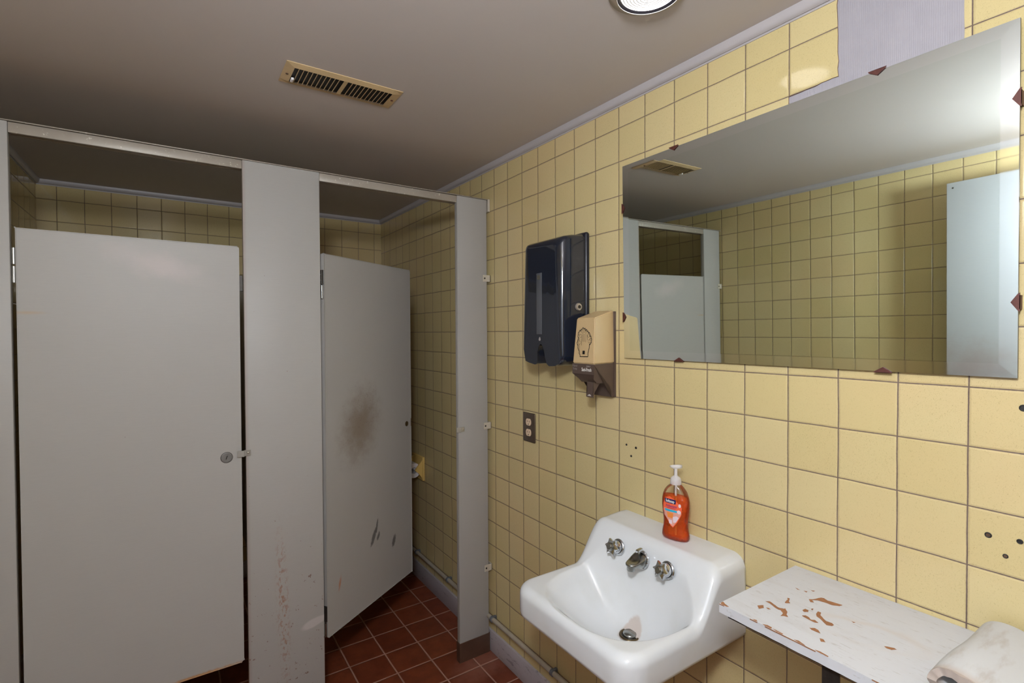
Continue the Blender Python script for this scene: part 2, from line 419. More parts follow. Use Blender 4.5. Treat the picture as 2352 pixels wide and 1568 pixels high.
# text as mesh -----------------------------------------------------------------------------------
def text_verts(txt, size, bold=0.0):
    cu = bpy.data.curves.new('t', 'FONT'); cu.body = txt; cu.size = size; cu.align_x = 'CENTER'; cu.align_y = 'CENTER'
    cu.offset = bold; cu.resolution_u = 3
    o = bpy.data.objects.new('t', cu); COL.objects.link(o)
    dg = bpy.context.evaluated_depsgraph_get(); dg.update()
    me = bpy.data.meshes.new_from_object(o.evaluated_get(dg), depsgraph=dg)
    bm = bmesh.new(); bm.from_mesh(me)
    bpy.data.objects.remove(o); bpy.data.curves.remove(cu); bpy.data.meshes.remove(me)
    return bm
def text_obj(name, txt, size, fn, mat, parent, bold=0.0, sub=0):
    bm = text_verts(txt, size, bold)
    if sub:
        bmesh.ops.triangulate(bm, faces=bm.faces)
    for v in bm.verts: v.co = fn(v.co.x, v.co.y)
    o = newobj(name, bm, mat); adopt(o, parent); return o

# ------------------------------------------------------------------ room shell
bm = bmesh.new(); box(bm, (XL - 0.1, YN - 0.1, -0.05), (XR + 0.1, YB + 0.1, 0.0)); struct(newobj('floor', bm, M['floor']))
bm = bmesh.new(); vv = box(bm, (XL - 0.1, YN - 0.1, 0), (XR + 0.1, YB + 0.1, 1))
for v in bm.verts: v.co.z = ceil_z(v.co.y) if v.co.z < 0.5 else ZC + 0.05
struct(newobj('ceiling', bm, M['ceiling']))
bm = bmesh.new(); box(bm, (0.05, YN, 0.0), (0.95, YN + 0.02, 2.05), 0.003, 1); dr1 = struct(newobj('added_door', bm, flat('dark_brown_door', srgb(60, 42, 30), 0.5, nscale=20, namt=0.1)))  # added unseen door, dark so that it absorbs bounced light
bm = bmesh.new(); lathe(bm, [(0.012, 0), (0.012, 0.03), (0.028, 0.04), (0.028, 0.06), (0.0, 0.068)], (0.13, YN + 0.02, 1.0), (0, 1, 0), 24); newobj('added_door_handle', bm, M['brass'], dr1, True)
bm = bmesh.new(); box(bm, (XL - 0.1, YB, 0), (XR + 0.1, YB + 0.08, ZC)); struct(newobj('wall_back', bm, M['tile_back']))
bm = bmesh.new(); box(bm, (XL - 0.08, YN, 0), (XL, YB, ZC)); struct(newobj('wall_left', bm, M['tile_left']))
bm = bmesh.new(); box(bm, (XL - 0.1, YN - 0.08, 0), (XR + 0.1, YN, ZC)); struct(newobj('wall_front', bm, M['tile_back']))
# right wall with the broken-out opening above the mirror
random.seed(3)
def jag(p, q, n, amp):
    out = []
    for k in range(n):
        t = k / n; out.append((p[0] + (q[0] - p[0]) * t + random.uniform(-amp, amp) * (k > 0), p[1] + (q[1] - p[1]) * t + random.uniform(-amp, amp) * (k > 0)))
    return out
hole = []
hole += jag((0.527, ZC), (0.524, Z(0.556)), 14, 0.0018)
hole += jag((0.524, Z(0.556)), (0.629, Z(0.5525)), 9, 0.0014)
hole += [(0.631, Z(0.5525)), (0.631, Z(0.45))]
hole += jag((0.311, Z(0.45)), (0.311, ZC), 14, 0.002)
hole += [(0.311, ZC)]
hole[0] = (0.527, ZC)
bm = bmesh.new()
outer = [(YN, ZC), (YN, 0), (YB, 0), (YB, ZC)]
vo = [bm.verts.new((XR, y, z)) for y, z in outer]; vh = [bm.verts.new((XR, y, z)) for y, z in hole]
from mathutils.geometry import tessellate_polygon
ring_ = vo + vh
for tri in tessellate_polygon([[Vector((v.co.y, v.co.z, 0)) for v in ring_]]):
    if len(set(tri)) == 3: bm.faces.new([ring_[i] for i in tri]).material_index = 0
vb = [bm.verts.new((XR + 0.006, y, z)) for y, z in hole]
for i in range(len(vh) - 1):
    f = bm.faces.new((vh[i], vh[i + 1], vb[i + 1], vb[i])); f.material_index = 1
vk = [bm.verts.new((XR + 0.08, y, z)) for y, z in outer]
for i in range(3): bm.faces.new((vo[i], vo[i + 1], vk[i + 1], vk[i]))
bm.faces.new(vk)
wall_r = struct(newobj('wall_right', bm, [M['tile_right'], M['mortar']]))
bm = bmesh.new(); box(bm, (XR + 0.0032, 0.29, Z(0.43)), (XR + 0.012, 0.65, ZC)); patch = newobj('bare_patch', bm, M['patch'], wall_r)
patch['label'] = 'grey painted plaster patch where tiles are missing'
# screw holes and plugs left in the tiles
def hole_at(y, z, r, core):
    bm = bmesh.new()
    lathe(bm, [(r * 0.55, 0.0), (r * 0.62, 0.0012), (r * 0.9, 0.0014), (r, 0.0)], (XR, y, z), (-1, 0, 0), 20)
    o = newobj('screw_hole', bm, M['black'], wall_r, True)
    bm = bmesh.new(); lathe(bm, [(0, 0.0008), (r * 0.6, 0.0008), (r * 0.6, 0.0)], (XR, y, z), (-1, 0, 0), 16)
    newobj('plug', bm, core, o)
for y, z, r, c in ((1.144, -0.363, 0.0034, M['darkmetal']), (1.104, -0.366, 0.0040, M['darkmetal']), (1.124, -0.396, 0.0036, M['darkmetal']),
                   (0.272, -0.368, 0.0052, M['shoe']), (0.231, -0.366, 0.0045, M['black']), (0.249, -0.398, 0.0040, M['shoe']), (0.2285, -0.134, 0.006, M['black'])):
    hole_at(y, Z(z), r, c)

# coved trim between wall and ceiling
def cove(name, p0, p1, inward, h, dpt):
    p0 = Vector(p0); p1 = Vector(p1); inn = Vector(inward)
    bm = bmesh.new()
    prof = [(0, -0.005), (0.0022, -0.005), (0.0026, 0.0)]
    for k in range(9):
        a = math.pi / 2 * k / 8
        prof.append((0.006 + (dpt - 0.006) * math.sin(a), h * (1 - math.cos(a)) * 0.98 - 0.001 * (k == 0)))
    prof += [(dpt, h), (0, h)]
    pts = [p0 + inn * d + Vector((0, 0, z)) for d, z in prof]
    prism(bm, pts, p1 - p0)
    return struct(auto(newobj(name, bm, M['cove']), 40))
cove('trim_1', (XR, YN, ceil_z(YN) - 0.0215), (XR, YB, ceil_z(YB) - 0.0215), (-1, 0, 0), 0.023, 0.018)
cove('trim_2', (XL, YB, ceil_z(YB) - 0.0215), (XR, YB, ceil_z(YB) - 0.0215), (0, -1, 0), 0.023, 0.018)
cove('trim_3', (XL, YN, ceil_z(YN) - 0.0215), (XL, YB, ceil_z(YB) - 0.0215), (1, 0, 0), 0.023, 0.018)
# baseboard along the right wall, back and left
bm = bmesh.new(); box(bm, (XR - 0.010, YN, 0), (XR + 0.002, YB, 0.098), 0.0025, 2); struct(auto(newobj('baseboard_right', bm, M['base'])))
bm = bmesh.new(); box(bm, (XL, YB - 0.010, 0), (XR - 0.010, YB + 0.002, 0.098), 0.0025, 2); struct(auto(newobj('baseboard_back', bm, M['base'])))
bm = bmesh.new(); box(bm, (XL - 0.002, YN, 0), (XL + 0.010, YB - 0.010, 0.098), 0.0025, 2); struct(auto(newobj('baseboard_left', bm, M['base'])))

# ------------------------------------------------------------------ ceiling vent
ZW = ZC; ZC = ceil_z(1.586)
VX0, VX1, VY0, VY1 = 0.275, 0.615, 1.520, 1.654
IX0, IX1, IY0, IY1 = 0.2995, 0.5875, 1.541, 1.633
vent = empty('ceiling_vent', (0.445, 1.586, ZC), 'tan slotted metal vent register screwed to the ceiling in front of the stalls', 'vent')
bm = bmesh.new()
z1 = ZC - 0.007
ring_o = [(VX0, VY0), (VX1, VY0), (VX1, VY1), (VX0, VY1)]
mid = (IX0 + IX1) / 2
def plate_cells(bm):
    xs = [VX0, IX0, mid - 0.006, mid + 0.006, IX1, VX1]; ys = [VY0, IY0, IY1, VY1]
    V = {}
    for i, x in enumerate(xs):
        for j, y in enumerate(ys):
            dz = 0.0045 if (i in (0, 5) or j in (0, 3)) else 0.0
            V[i, j] = bm.verts.new((x, y, z1 + dz))
    holes = []
    for i in range(5):
        for j in range(3):
            if j == 1 and i in (1, 3): continue
            bm.faces.new((V[i, j], V[i + 1, j], V[i + 1, j + 1], V[i, j + 1]))
    # folded edges up to the ceiling and inner lips
    def wall(a, b, z): 
        va = V[a]; vb_ = V[b]
        bm.faces.new((va, vb_, bm.verts.new((vb_.co.x, vb_.co.y, z)), bm.verts.new((va.co.x, va.co.y, z))))
    for i in range(5): wall((i, 0), (i + 1, 0), ZC); wall((i, 3), (i + 1, 3), ZC)
    for j in range(3): wall((0, j), (0, j + 1), ZC); wall((5, j), (5, j + 1), ZC)
plate_cells(bm)
face = newobj('face_plate', bm, M['vent']); adopt(face, vent)
bm = bmesh.new(); box(bm, (IX0 - 0.004, IY0 - 0.004, ZC - 0.0012), (IX1 + 0.004, IY1 + 0.004, ZC - 0.0002)); adopt(newobj('duct_shade', bm, M['black']), vent)  # black sheet stands for the shade inside the duct
nl = 11
for side in (0, 1):
    x0, x1 = (IX0, mid - 0.006) if side == 0 else (mid + 0.006, IX1)
    for k in range(1, nl):
        x = x0 + (x1 - x0) * k / nl
        tilt = math.radians(16 if side == 0 else -58)
        bm = bmesh.new()
        box(bm, (x - 0.0008, IY0, z1 + 0.0002), (x + 0.0008, IY1, z1 + 0.0020), 0, 1)
        if side: 
            for v in bm.verts: v.co.x += (v.co.z - z1) * 1.2
        adopt(newobj('louver', bm, M['vent']), vent)
bm = bmesh.new(); box(bm, (IX0 + 0.002, IY1 - 0.028, z1 - 0.004), (IX0 + 0.010, IY1 - 0.006, z1 + 0.003), 0.002, 3); o = adopt(auto(newobj('damper_lever', bm, M['white_rim'])), vent); o['label'] = 'pale damper lever'
for x, y, mm in ((VX0 + 0.0125, 1.59, M['shoe']), (VX1 - 0.013, 1.587, M['clip'])):
    bm = bmesh.new(); lathe(bm, [(0.0042, 0), (0.0036, 0.0014), (0, 0.0018)], (x, y, z1 + 0.002), (0, 0, -1), 16); adopt(newobj('screw', bm, mm, None, True), vent)

# ------------------------------------------------------------------ lights: round lamp over the sink, unseen opal globe added by the entrance
LX, LY = 0.878, 0.760; ZC = ceil_z(0.76)
dl = empty('ceiling_light', (LX, LY, ZC), 'round lit ceiling lamp with ribbed glass lens and beige rim above the sink', 'ceiling light')
bm = bmesh.new(); lathe(bm, [(0.089, 0), (0.0885, 0.003), (0.0705, 0.012), (0.0695, 0.012), (0.069, 0.010), (0.069, 0.0)], (LX, LY, ZC), (0, 0, -1), 72); adopt(newobj('rim', bm, M['light_rim'], None, True), dl)
bm = bmesh.new(); lathe(bm, [(0.0700, 0.0121), (0.0696, 0.0130), (0.0688, 0.0130), (0.0684, 0.0121), (0.0684, 0.008)], (LX, LY, ZC), (0, 0, -1), 72); adopt(newobj('gasket', bm, M['white_rim'], None, True), dl)
bm = bmesh.new(); lathe(bm, [(0.0684, 0.0118), (0.0608, 0.0105), (0.0608, 0.004)], (LX, LY, ZC), (0, 0, -1), 72); adopt(newobj('dark_ring', bm, M['light_gap'], None, True), dl)
bm = bmesh.new(); prof = []
for k in range(0, 56):
    r = 0.0608 * (1 - k / 56)
    prof.append((r, 0.009 + 0.009 * (1 - (r / 0.0608) ** 2) + 0.0006 * math.sin(2 * math.pi * r / 0.0072)))
prof.append((0, 0.018)); lathe(bm, prof, (LX, LY, ZC), (0, 0, -1), 72); adopt(newobj('lens', bm, M['lens'], None, True), dl)
GX, GY = -0.12, -0.02; ZC = ceil_z(-0.02)
gl = empty('unseen_globe_light', (GX, GY, ZC), 'unseen opal glass globe lamp added on the ceiling near the entrance', 'ceiling light')  # unseen source, inferred from the bright ceiling in the mirror
bm = bmesh.new(); lathe(bm, [(0, 0), (0.07, 0), (0.07, 0.012), (0.045, 0.03), (0.045, 0.185), (0, 0.185)], (GX, GY, ZC), (0, 0, -1), 40); adopt(auto(newobj('canopy', bm, M['white_rim'])), gl)
bm = bmesh.new(); lathe(bm, [(0.095 * math.sin(math.pi * k / 16), 0.265 - 0.095 * math.cos(math.pi * k / 16)) for k in range(17)], (GX, GY, ZC), (0, 0, -1), 32); adopt(newobj('globe', bm, M['globe'], None, True), gl)

# ------------------------------------------------------------------ toilet stalls
ZC = ZW; YS = 1.980; TH = 0.025; ZT = Z(0.604)
def bracket_mesh(bm, xw, sgn, zc, h=0.030):
    """U bracket gripping the pilaster edge; xw wall face x, sgn: pilaster side direction"""
    xe = xw + sgn * 0.040
    box(bm, (min(xw + sgn * 0.0, xe), YS - 0.0035, zc - h / 2), (max(xw, xe), YS - 0.0008, zc + h / 2), 0.0008, 1)
    box(bm, (min(xw, xe), YS + TH + 0.0008, zc - h / 2), (max(xw, xe), YS + TH + 0.0035, zc + h / 2), 0.0008, 1)
    box(bm, (min(xw, xw + sgn * 0.004), YS - 0.0035, zc - h / 2), (max(xw, xw + sgn * 0.004), YS + TH + 0.0035, zc + h / 2), 0.0008, 1)
def pilaster(x0, x1, mat, label, brackets=None):
    bm = bmesh.new(); box(bm, (x0, YS, 0.006), (x1, YS + TH, ZT), 0.0025, 2)
    p = auto(newobj('stall_pilaster', bm, mat)); thing(p, label, 'stall pilaster', 'stall pilasters')
    bm = bmesh.new()
    prof = [(x0 - 0.003, YS - 0.003), (x1 + 0.003, YS - 0.003), (x1 + 0.003, YS + TH + 0.003), (x0 - 0.003, YS + TH + 0.003)]
    box(bm, (x0 - 0.003, YS - 0.003, 0.0), (x1 + 0.003, YS - 0.0005, 0.088), 0.0008, 1)
    box(bm, (x0 - 0.003, YS + TH + 0.0005, 0.0), (x1 + 0.003, YS + TH + 0.003, 0.088), 0.0008, 1)
    box(bm, (x0 - 0.003, YS - 0.002, 0.0), (x0 - 0.0005, YS + TH + 0.002, 0.088))
    box(bm, (x1 + 0.0005, YS - 0.002, 0.0), (x1 + 0.003, YS + TH + 0.002, 0.088))
    o = newobj('shoe', bm, M['shoe'], p); o['label'] = 'brown steel shoe at the foot'
    if brackets:
        xw, sgn, zs = brackets
        for z in zs:
            bm = bmesh.new(); bracket_mesh(bm, xw, sgn, Z(z))
            b = newobj('wall_bracket', bm, M['painted_metal'], p)
            bm = bmesh.new(); xs = xw + sgn * 0.031
            lathe(bm, [(0.0042, 0), (0.0036, 0.0012), (0.0, 0.0015)], (xs, YS - 0.0035, Z(z)), (0, -1, 0), 14)
            newobj('bolt', bm, M['darkmetal'], b, True)
    return p
pr = pilaster(1.045, 1.196, M['p_right'], 'narrow grey metal stall pilaster bracketed to the tiled wall by the towel dispenser', (XR - 0.0005, -1, (0.248, -0.4245, -1.079)))
pm = pilaster(0.209, 0.466, M['p_mid'], 'wide grey metal stall pilaster between the two doors, with rust specks low down', None)
pl = pilaster(XL + 0.018, -0.377, M['p_left'], 'grey metal stall pilaster at the left edge of the photo, hinging the shut door', (XL + 0.0005, 1, (0.248, -0.4245, -1.079)))
# headrail: channel between and behind the pilasters
bm = bmesh.new()
for a, b in ((-0.377 + 0.0006, 0.209 - 0.0006), (0.466 + 0.0006, 1.045 - 0.0006)):
    box(bm, (a, YS + 0.002, ZT - 0.031), (b, YS + TH, ZT - 0.001), 0.0015, 2)
box(bm, (XL + 0.001, YS + TH + 0.001, ZT - 0.031), (XR - 0.001, YS + TH + 0.012, ZT + 0.0035), 0.002, 2)
box(bm, (XL + 0.001, YS - 0.001, ZT + 0.0008), (XR - 0.012, YS + TH + 0.006, ZT + 0.0042), 0.001, 2)
hr = auto(newobj('headrail', bm, M['rail'])); thing(hr, 'spattered metal headrail running across the tops of both stall doors', 'headrail')
bm = bmesh.new(); box(bm, (XR - 0.011, YS - 0.004, ZT - 0.052), (XR - 0.0008, YS + TH + 0.014, ZT + 0.005), 0.002, 1); o = newobj('end_bracket', bm, M['painted_metal'], hr)
# divider between the stalls
bm = bmesh.new(); box(bm, (0.325, YS + TH + 0.016, 0.30), (0.349, YB - 0.012, Z(0.30)), 0.002, 1)
dv = auto(newobj('stall_divider', bm, M['p_left'])); thing(dv, 'grey metal divider panel between the two stalls, seen only through the door gap', 'stall divider')
bm = bmesh.new(); box(bm, (0.322, YB - 0.013, 0.25), (0.352, YB, Z(0.32)), 0.001, 1); newobj('wall_channel', bm, M['zinc'], dv)

def hinge(parent, x, zc, mat_leaf, barrel_m, s=-1):
    """barrel in the gap, split in two knuckles, with a leaf on the door edge"""
    bm = bmesh.new(); cyl(bm, (x, YS + 0.010, zc - 0.050), (x, YS + 0.010, zc - 0.0025), 0.0044, 16, 0.0008); h = newobj('hinge', bm, barrel_m, parent, True); auto(h)
    bm = bmesh.new(); cyl(bm, (x, YS + 0.010, zc + 0.0025), (x, YS + 0.010, zc + 0.050), 0.0044, 16, 0.0008); auto(newobj('knuckle', bm, mat_leaf, h))
    return h

# shut door
bm = bmesh.new()
pts = [(-0.3655, Z(0.306)), (0.189, Z(0.303)), (0.1945, Z(0.2975)), (0.1945, Z(-1.138)), (0.186, Z(-1.146)), (-0.3655, Z(-1.146))]
prism(bm, [(x, YS + 0.001, z) for x, z in pts], (0, TH - 0.002, 0))
bmesh.ops.bevel(bm, geom=[e for e in bm.edges if e.calc_face_angle(0) > 0.6], offset=0.002, segments=2, affect='EDGES')
d1 = auto(newobj('stall_door', bm, M['p_shut'])); thing(d1, 'wide closed grey metal stall door on the left with a round lock disc', 'stall door', 'stall doors')
hinge(d1, -0.3712, Z(0.200), M['steel'], M['steel'])
hinge(d1, -0.3712, Z(-1.06), M['steel'], M['steel'])
bm = bmesh.new(); lathe(bm, [(0.0175, 0), (0.0172, 0.0012), (0.0145, 0.0016), (0.0140, 0.0010), (0, 0.0010)], (0.150, YS + 0.001, Z(-0.423)), (0, -1, 0), 36)
lk = newobj('lock_disc', bm, M['disc'], d1, True); auto(lk)
bm = bmesh.new(); box(bm, (-0.0012, -0.0006, -0.0065), (0.0012, 0.0006, 0.0065))
for v in bm.verts: v.co = Matrix.Rotation(math.radians(20), 3, 'Y') @ v.co + Vector((0.150, YS - 0.0004, Z(-0.423)))
newobj('slot', bm, M['black'], lk)
bm = bmesh.new(); lathe(bm, [(0.0188, 0.0), (0.0188, 0.0004), (0.0174, 0.0006)], (0.150, YS + 0.001, Z(-0.423)), (0, -1, 0), 36); newobj('rim_shadow_gap', bm, M['darkmetal'], lk).name = 'shadow_gap_ring'  # dark ring standing in for the shadow gap round the disc
# keepers on pilasters
def keeper(par, x0, x1, bolt_x, zc):
    bm = bmesh.new(); pts = [(x0, -0.0035), (x0 + 0.018, -0.0075), (x0 + 0.020, -0.0005), (x1, -0.0005), (x1, -0.0030), (x0 + 0.0225, -0.0030), (x0 + 0.020, -0.0100), (x0, -0.0060)]
    prism(bm, [(x, YS + y, zc - 0.0105) for x, y in pts], (0, 0, 0.021))
    k = newobj('latch_keeper', bm, M['steel'], par)
    bm = bmesh.new(); lathe(bm, [(0.0040, 0), (0.0034, 0.002), (0, 0.0028)], (bolt_x, YS - 0.003, zc), (0, -1, 0), 16); newobj('bolt', bm, M['zinc'], k, True)
    return k
keeper(pm, 0.182, 0.224, 0.2155, Z(-0.415))
kk = keeper(pr, 1.033, 1.073, 1.067, Z(-0.427))
# coat of dark mounting bar seen behind the gap of the shut door
# open door: built in its own frame (x along the leaf), swung 34 degrees into the stall
A = math.radians(34.32)
d2 = None
W2 = 0.5835
bm = bmesh.new()
pts = [(0.000, 0.304), (W2 - 0.006, 0.306), (W2, 0.299), (W2, -1.166), (0.006, -1.168), (0.0, -1.163)]
prism(bm, [(x, 0.0, Z(z)) for x, z in pts], (0, TH - 0.002, 0))
bmesh.ops.bevel(bm, geom=[e for e in bm.edges if e.calc_face_angle(0) > 0.6], offset=0.002, segments=2, affect='EDGES')
d2 = auto(newobj('stall_door', bm, M['p_open'])); thing(d2, 'grey metal stall door swung inward, with a brown grime smudge and dark scratches', 'stall door', 'stall doors')
d2.location = (0.4805, 1.9900, 0); d2.rotation_euler = (0, 0, A)
bm = bmesh.new(); box(bm, (-0.0012, 0.003, Z(0.290)), (0.0, 0.0195, Z(0.240)))
def leaf(zlo, zhi, name='hinge'):
    bm = bmesh.new(); box(bm, (-0.0022, 0.001, Z(zlo)), (-0.0002, TH - 0.003, Z(zhi)), 0.0005, 1); h = newobj(name, bm, M['darkmetal'], d2); return h
h1 = leaf(0.186, 0.242); h2 = leaf(-1.105, -1.045)
bm.free()
for hh, z0_, z1_, mm in ((h1, 0.187, 0.240, M['darkmetal']), (h1, 0.133, 0.184, M['chrome_worn']), (h2, -1.103, -1.047, M['darkmetal']), (h2, -1.160, -1.107, M['chrome_worn'])):
    bm = bmesh.new(); cyl(bm, (-0.0060, 0.0045, Z(z0_)), (-0.0060, 0.0045, Z(z1_)), 0.0036, 16, 0.0006); auto(newobj('knuckle', bm, mm, hh))
for z in (0.225, 0.203):
    bm = bmesh.new(); lathe(bm, [(0.0025, 0), (0.002, 0.0008), (0, 0.001)], (-0.0022, 0.012, Z(z)), (-1, 0, 0), 12); newobj('screw', bm, M['zinc'], h1, True)
bm = bmesh.new(); lathe(bm, [(0.0125, 0), (0.0122, 0.001), (0.0105, 0.0016), (0.0100, 0.0006), (0, 0.0006)], (0.547, 0.0, Z(-0.435)), (0, -1, 0), 30); o = newobj('lock_disc', bm, M['brass'], d2, True); auto(o); o['label'] = 'tarnished brass lock disc'
bm = bmesh.new(); box(bm, (W2 - 0.0015, -0.0012, Z(-0.452)), (W2 + 0.002, 0.012, Z(-0.414)), 0.0008, 1); newobj('latch_plate', bm, M['brass'], d2)
# rubber bumper / latch remains on the shut door edge
bm = bmesh.new(); box(bm, (0.1955, YS + 0.012, Z(0.150)), (0.2075, YS + 0.020, Z(0.205)), 0.001, 1); newobj('coat_hook_plate', bm, M['darkmetal'], pm)

# ------------------------------------------------------------------ privacy screen by the entrance (seen in the mirror)
bm = bmesh.new(); box(bm, (-0.462, -0.62, 0.03), (-0.440, 0.797, Z(0.602)), 0.003, 2)
sc_ = auto(newobj('privacy_screen', bm, M['p_screen'])); thing(sc_, 'tall pale metal privacy screen reflected at the right end of the mirror', 'privacy screen')
for y in (-0.5, 0.7):
    bm = bmesh.new(); box(bm, (-0.466, y - 0.03, 0.0), (-0.436, y + 0.03, 0.06), 0.002, 1); newobj('foot', bm, M['shoe'], sc_)
bm = bmesh.new(); lathe(bm, [(0.0035, 0), (0.003, 0.001), (0, 0.0012)], (-0.440, 0.775, Z(0.578)), (1, 0, 0), 12); newobj('screw', bm, M['darkmetal'], sc_, True)

# ------------------------------------------------------------------ mirror
MY0, MY1, MZ0, MZ1 = 0.2345, 1.1460, Z(-0.0825), Z(0.5275)
mir = empty('wall_mirror', (XR - 0.008, (MY0 + MY1) / 2, MZ0), 'wide frameless mirror with small brown clips around its edge, over the shelf', 'mirror')
TILT = 0.013; SW = 0.004
# the glass leans: plane x = x0 - (z - z0) * tan(tilt) + (y - yc) * tan(swing)
YC = (MY0 + MY1) / 2
def gx(y, z, off=0.0): return XR - 0.0095 - (z - MZ0) * math.tan(TILT) + (y - YC) * math.tan(SW) + off
BV = 0.024
bm = bmesh.new()
ys = [MY0, MY0 + BV, MY1 - BV, MY1]; zs = [MZ0, MZ0 + BV, MZ1 - BV, MZ1]
V = {(i, j): bm.verts.new((gx(ys[i], zs[j], 0.00025 if i in (0, 3) or j in (0, 3) else 0.0), ys[i], zs[j])) for i in range(4) for j in range(4)}
for i in range(3):
    for j in range(3):
        if (i, j) in ((0, 0), (2, 0), (0, 2), (2, 2)):
            a, b, c_, d_ = V[i, j], V[i + 1, j], V[i + 1, j + 1], V[i, j + 1]
            if (i, j) in ((0, 0), (2, 2)): bm.faces.new((a, b, c_)); bm.faces.new((a, c_, d_))
            else: bm.faces.new((a, b, d_)); bm.faces.new((b, c_, d_))
        else: bm.faces.new((V[i, j], V[i + 1, j], V[i + 1, j + 1], V[i, j + 1]))
for f in bm.faces:
    f.normal_update()
for f in bm.faces:
    c_ = f.calc_center_median(); f.material_index = 0 if (ys[1] < c_.y < ys[2] and zs[1] < c_.z < zs[2]) else 1
mb_ = NT('bevelled_silver'); mb_.base((0.86, 0.94, 0.93), 0.03, 1.0)
g = newobj('glass', bm, [M['mirror'], mb_.m]); adopt(g, mir)
bm = bmesh.new()
c4 = [(MY0, MZ0), (MY1, MZ0), (MY1, MZ1), (MY0, MZ1)]
fr = [bm.verts.new((gx(y, z, 0.0003), y, z)) for y, z in c4]; bk = [bm.verts.new((gx(y, z, 0.0062), y, z)) for y, z in c4]
for i in range(4): bm.faces.new((fr[i], fr[(i + 1) % 4], bk[(i + 1) % 4], bk[i]))
bm.faces.new(bk); adopt(newobj('backing', bm, M['mirror_edge']), mir)
def clip(y, z, dy, dz):
    """small folded chevron plate reaching over the glass edge; (dy,dz) points into the glass"""
    bm = bmesh.new()
    t = Vector((0, -dz, dy)); i_ = Vector((0, dy, dz)); o = Vector((gx(y, z, -0.0026), y, z))
    pts = [o - i_ * 0.003 + t * 0.016, o - i_ * 0.003 - t * 0.016, o - i_ * 0.0005 - t * 0.015, o + i_ * 0.009, o - i_ * 0.0005 + t * 0.015]
    a = prism(bm, pts, (0.0016, 0, 0))
    # raised centre fold
    vv = [v for v in bm.verts]
    pts2 = [o - i_ * 0.003 + t * 0.012, o - i_ * 0.003 - t * 0.012, o - i_ * 0.0022 - t * 0.012, o - i_ * 0.0022 + t * 0.012]
    prism(bm, pts2, (XR - o.x, 0, 0))
    adopt(newobj('mirror_clip', bm, M['clip']), mir)
for y in (0.946, 0.443): clip(y, MZ1, 0, -1)
for y in (0.934, 0.432): clip(y, MZ0, 0, 1)
for z in (0.394, 0.048): clip(MY0, Z(z), 1, 0); clip(MY1, Z(z), -1, 0)

# ------------------------------------------------------------------ towel dispenser
DY0, DY1 = 1.314, 1.560
td = empty('paper_towel_dispenser', (XR, (DY0 + DY1) / 2, Z(-0.115)), 'glossy dark navy paper towel dispenser with notched bottom on the tiled wall', 'paper towel dispenser')
# back plate
bm = bmesh.new(); box(bm, (XR - 0.020, DY0 - 0.002, Z(-0.036)), (XR, DY1 + 0.002, Z(0.350)), 0.0095, 4); adopt(auto(newobj('back_plate', bm, M['navy_dark']), 50), td)
# front cover outline in y-z with the bottom notch
def cover_outline():
    P = []
    top = Z(0.343); 
    P += [(DY0 + 0.003, Z(-0.075)), *[(DY0 + 0.003 + 0.020 * (1 - math.cos(a)), top - 0.020 * (1 - math.sin(a))) for a in (0, .3, .6, .9, 1.2, 1.5708)], *[(DY1 - 0.003 - 0.020 * (1 - math.cos(a)), top - 0.020 * (1 - math.sin(a))) for a in (1.5708, 1.2, .9, .6, .3, 0)], (DY1 - 0.003, Z(-0.062)), (DY1 - 0.016, Z(-0.104))]
    P += [(1.520, Z(-0.110)), (1.478, Z(-0.1155)), (1.468, Z(-0.112)), (1.463, Z(-0.100)), (1.462, Z(-0.070)), (1.458, Z(-0.052)), (1.449, Z(-0.043)), (1.438, Z(-0.041)), (1.427, Z(-0.048)), (1.420, Z(-0.064)), (1.412, Z(-0.092)), (1.402, Z(-0.110)), (1.388, Z(-0.1175))]
    P += [(1.352, Z(-0.1155)), (1.330, Z(-0.108)), (DY0 + 0.003, Z(-0.088))]
    return P
P = cover_outline()
bm = bmesh.new()
n_ = len(P)
cy_, cz_ = (DY0 + DY1) / 2, Z(0.13)
layers = [(XR - 0.021, 0.0, 0.0), (XR - 0.070, 0.002, 0.006), (XR - 0.098, 0.005, 0.012), (XR - 0.110, 0.010, 0.018), (XR - 0.1165, 0.019, 0.026), (XR - 0.1215, 0.034, 0.040)]
rings = []
def inset_poly(P, d, dtop):
    """shrink the top/side edges; the notched bottom keeps its shape"""
    out = []
    for (y, z) in P:
        hw = (DY1 - DY0) / 2 - 0.003; hh_ = Z(0.343) - cz_
        out.append((cy_ + (y - cy_) * (1 - d / hw) if z > Z(-0.06) else cy_ + (y - cy_) * (1 - 0.35 * d / hw), cz_ + (z - cz_) * (1 - dtop / hh_) if z > cz_ else z))
    return out
for x, d, dt in layers:
    rings.append([bm.verts.new((x, y, z)) for y, z in inset_poly(P, d, dt)])
for a, b in zip(rings, rings[1:]):
    for k in range(n_):
        bm.faces.new((a[k], a[(k + 1) % n_], b[(k + 1) % n_], b[k]))
f = bm.faces.new(rings[-1]); bmesh.ops.triangulate(bm, faces=[f], ngon_method='EAR_CLIP')
f = bm.faces.new(rings[0]); bmesh.ops.triangulate(bm, faces=[f], ngon_method='EAR_CLIP')
bmesh.ops.remove_doubles(bm, verts=bm.verts, dist=0.0002)
cov = auto(newobj('cover', bm, M['navy']), 40); adopt(cov, td)
FX = XR - 0.1216
bm = bmesh.new(); box(bm, (FX - 0.0012, 1.432, Z(-0.006)), (FX + 0.006, 1.463, Z(0.213)), 0.0012, 2); o = adopt(auto(newobj('level_window', bm, M['window'])), td); o['label'] = 'grey vertical level window'
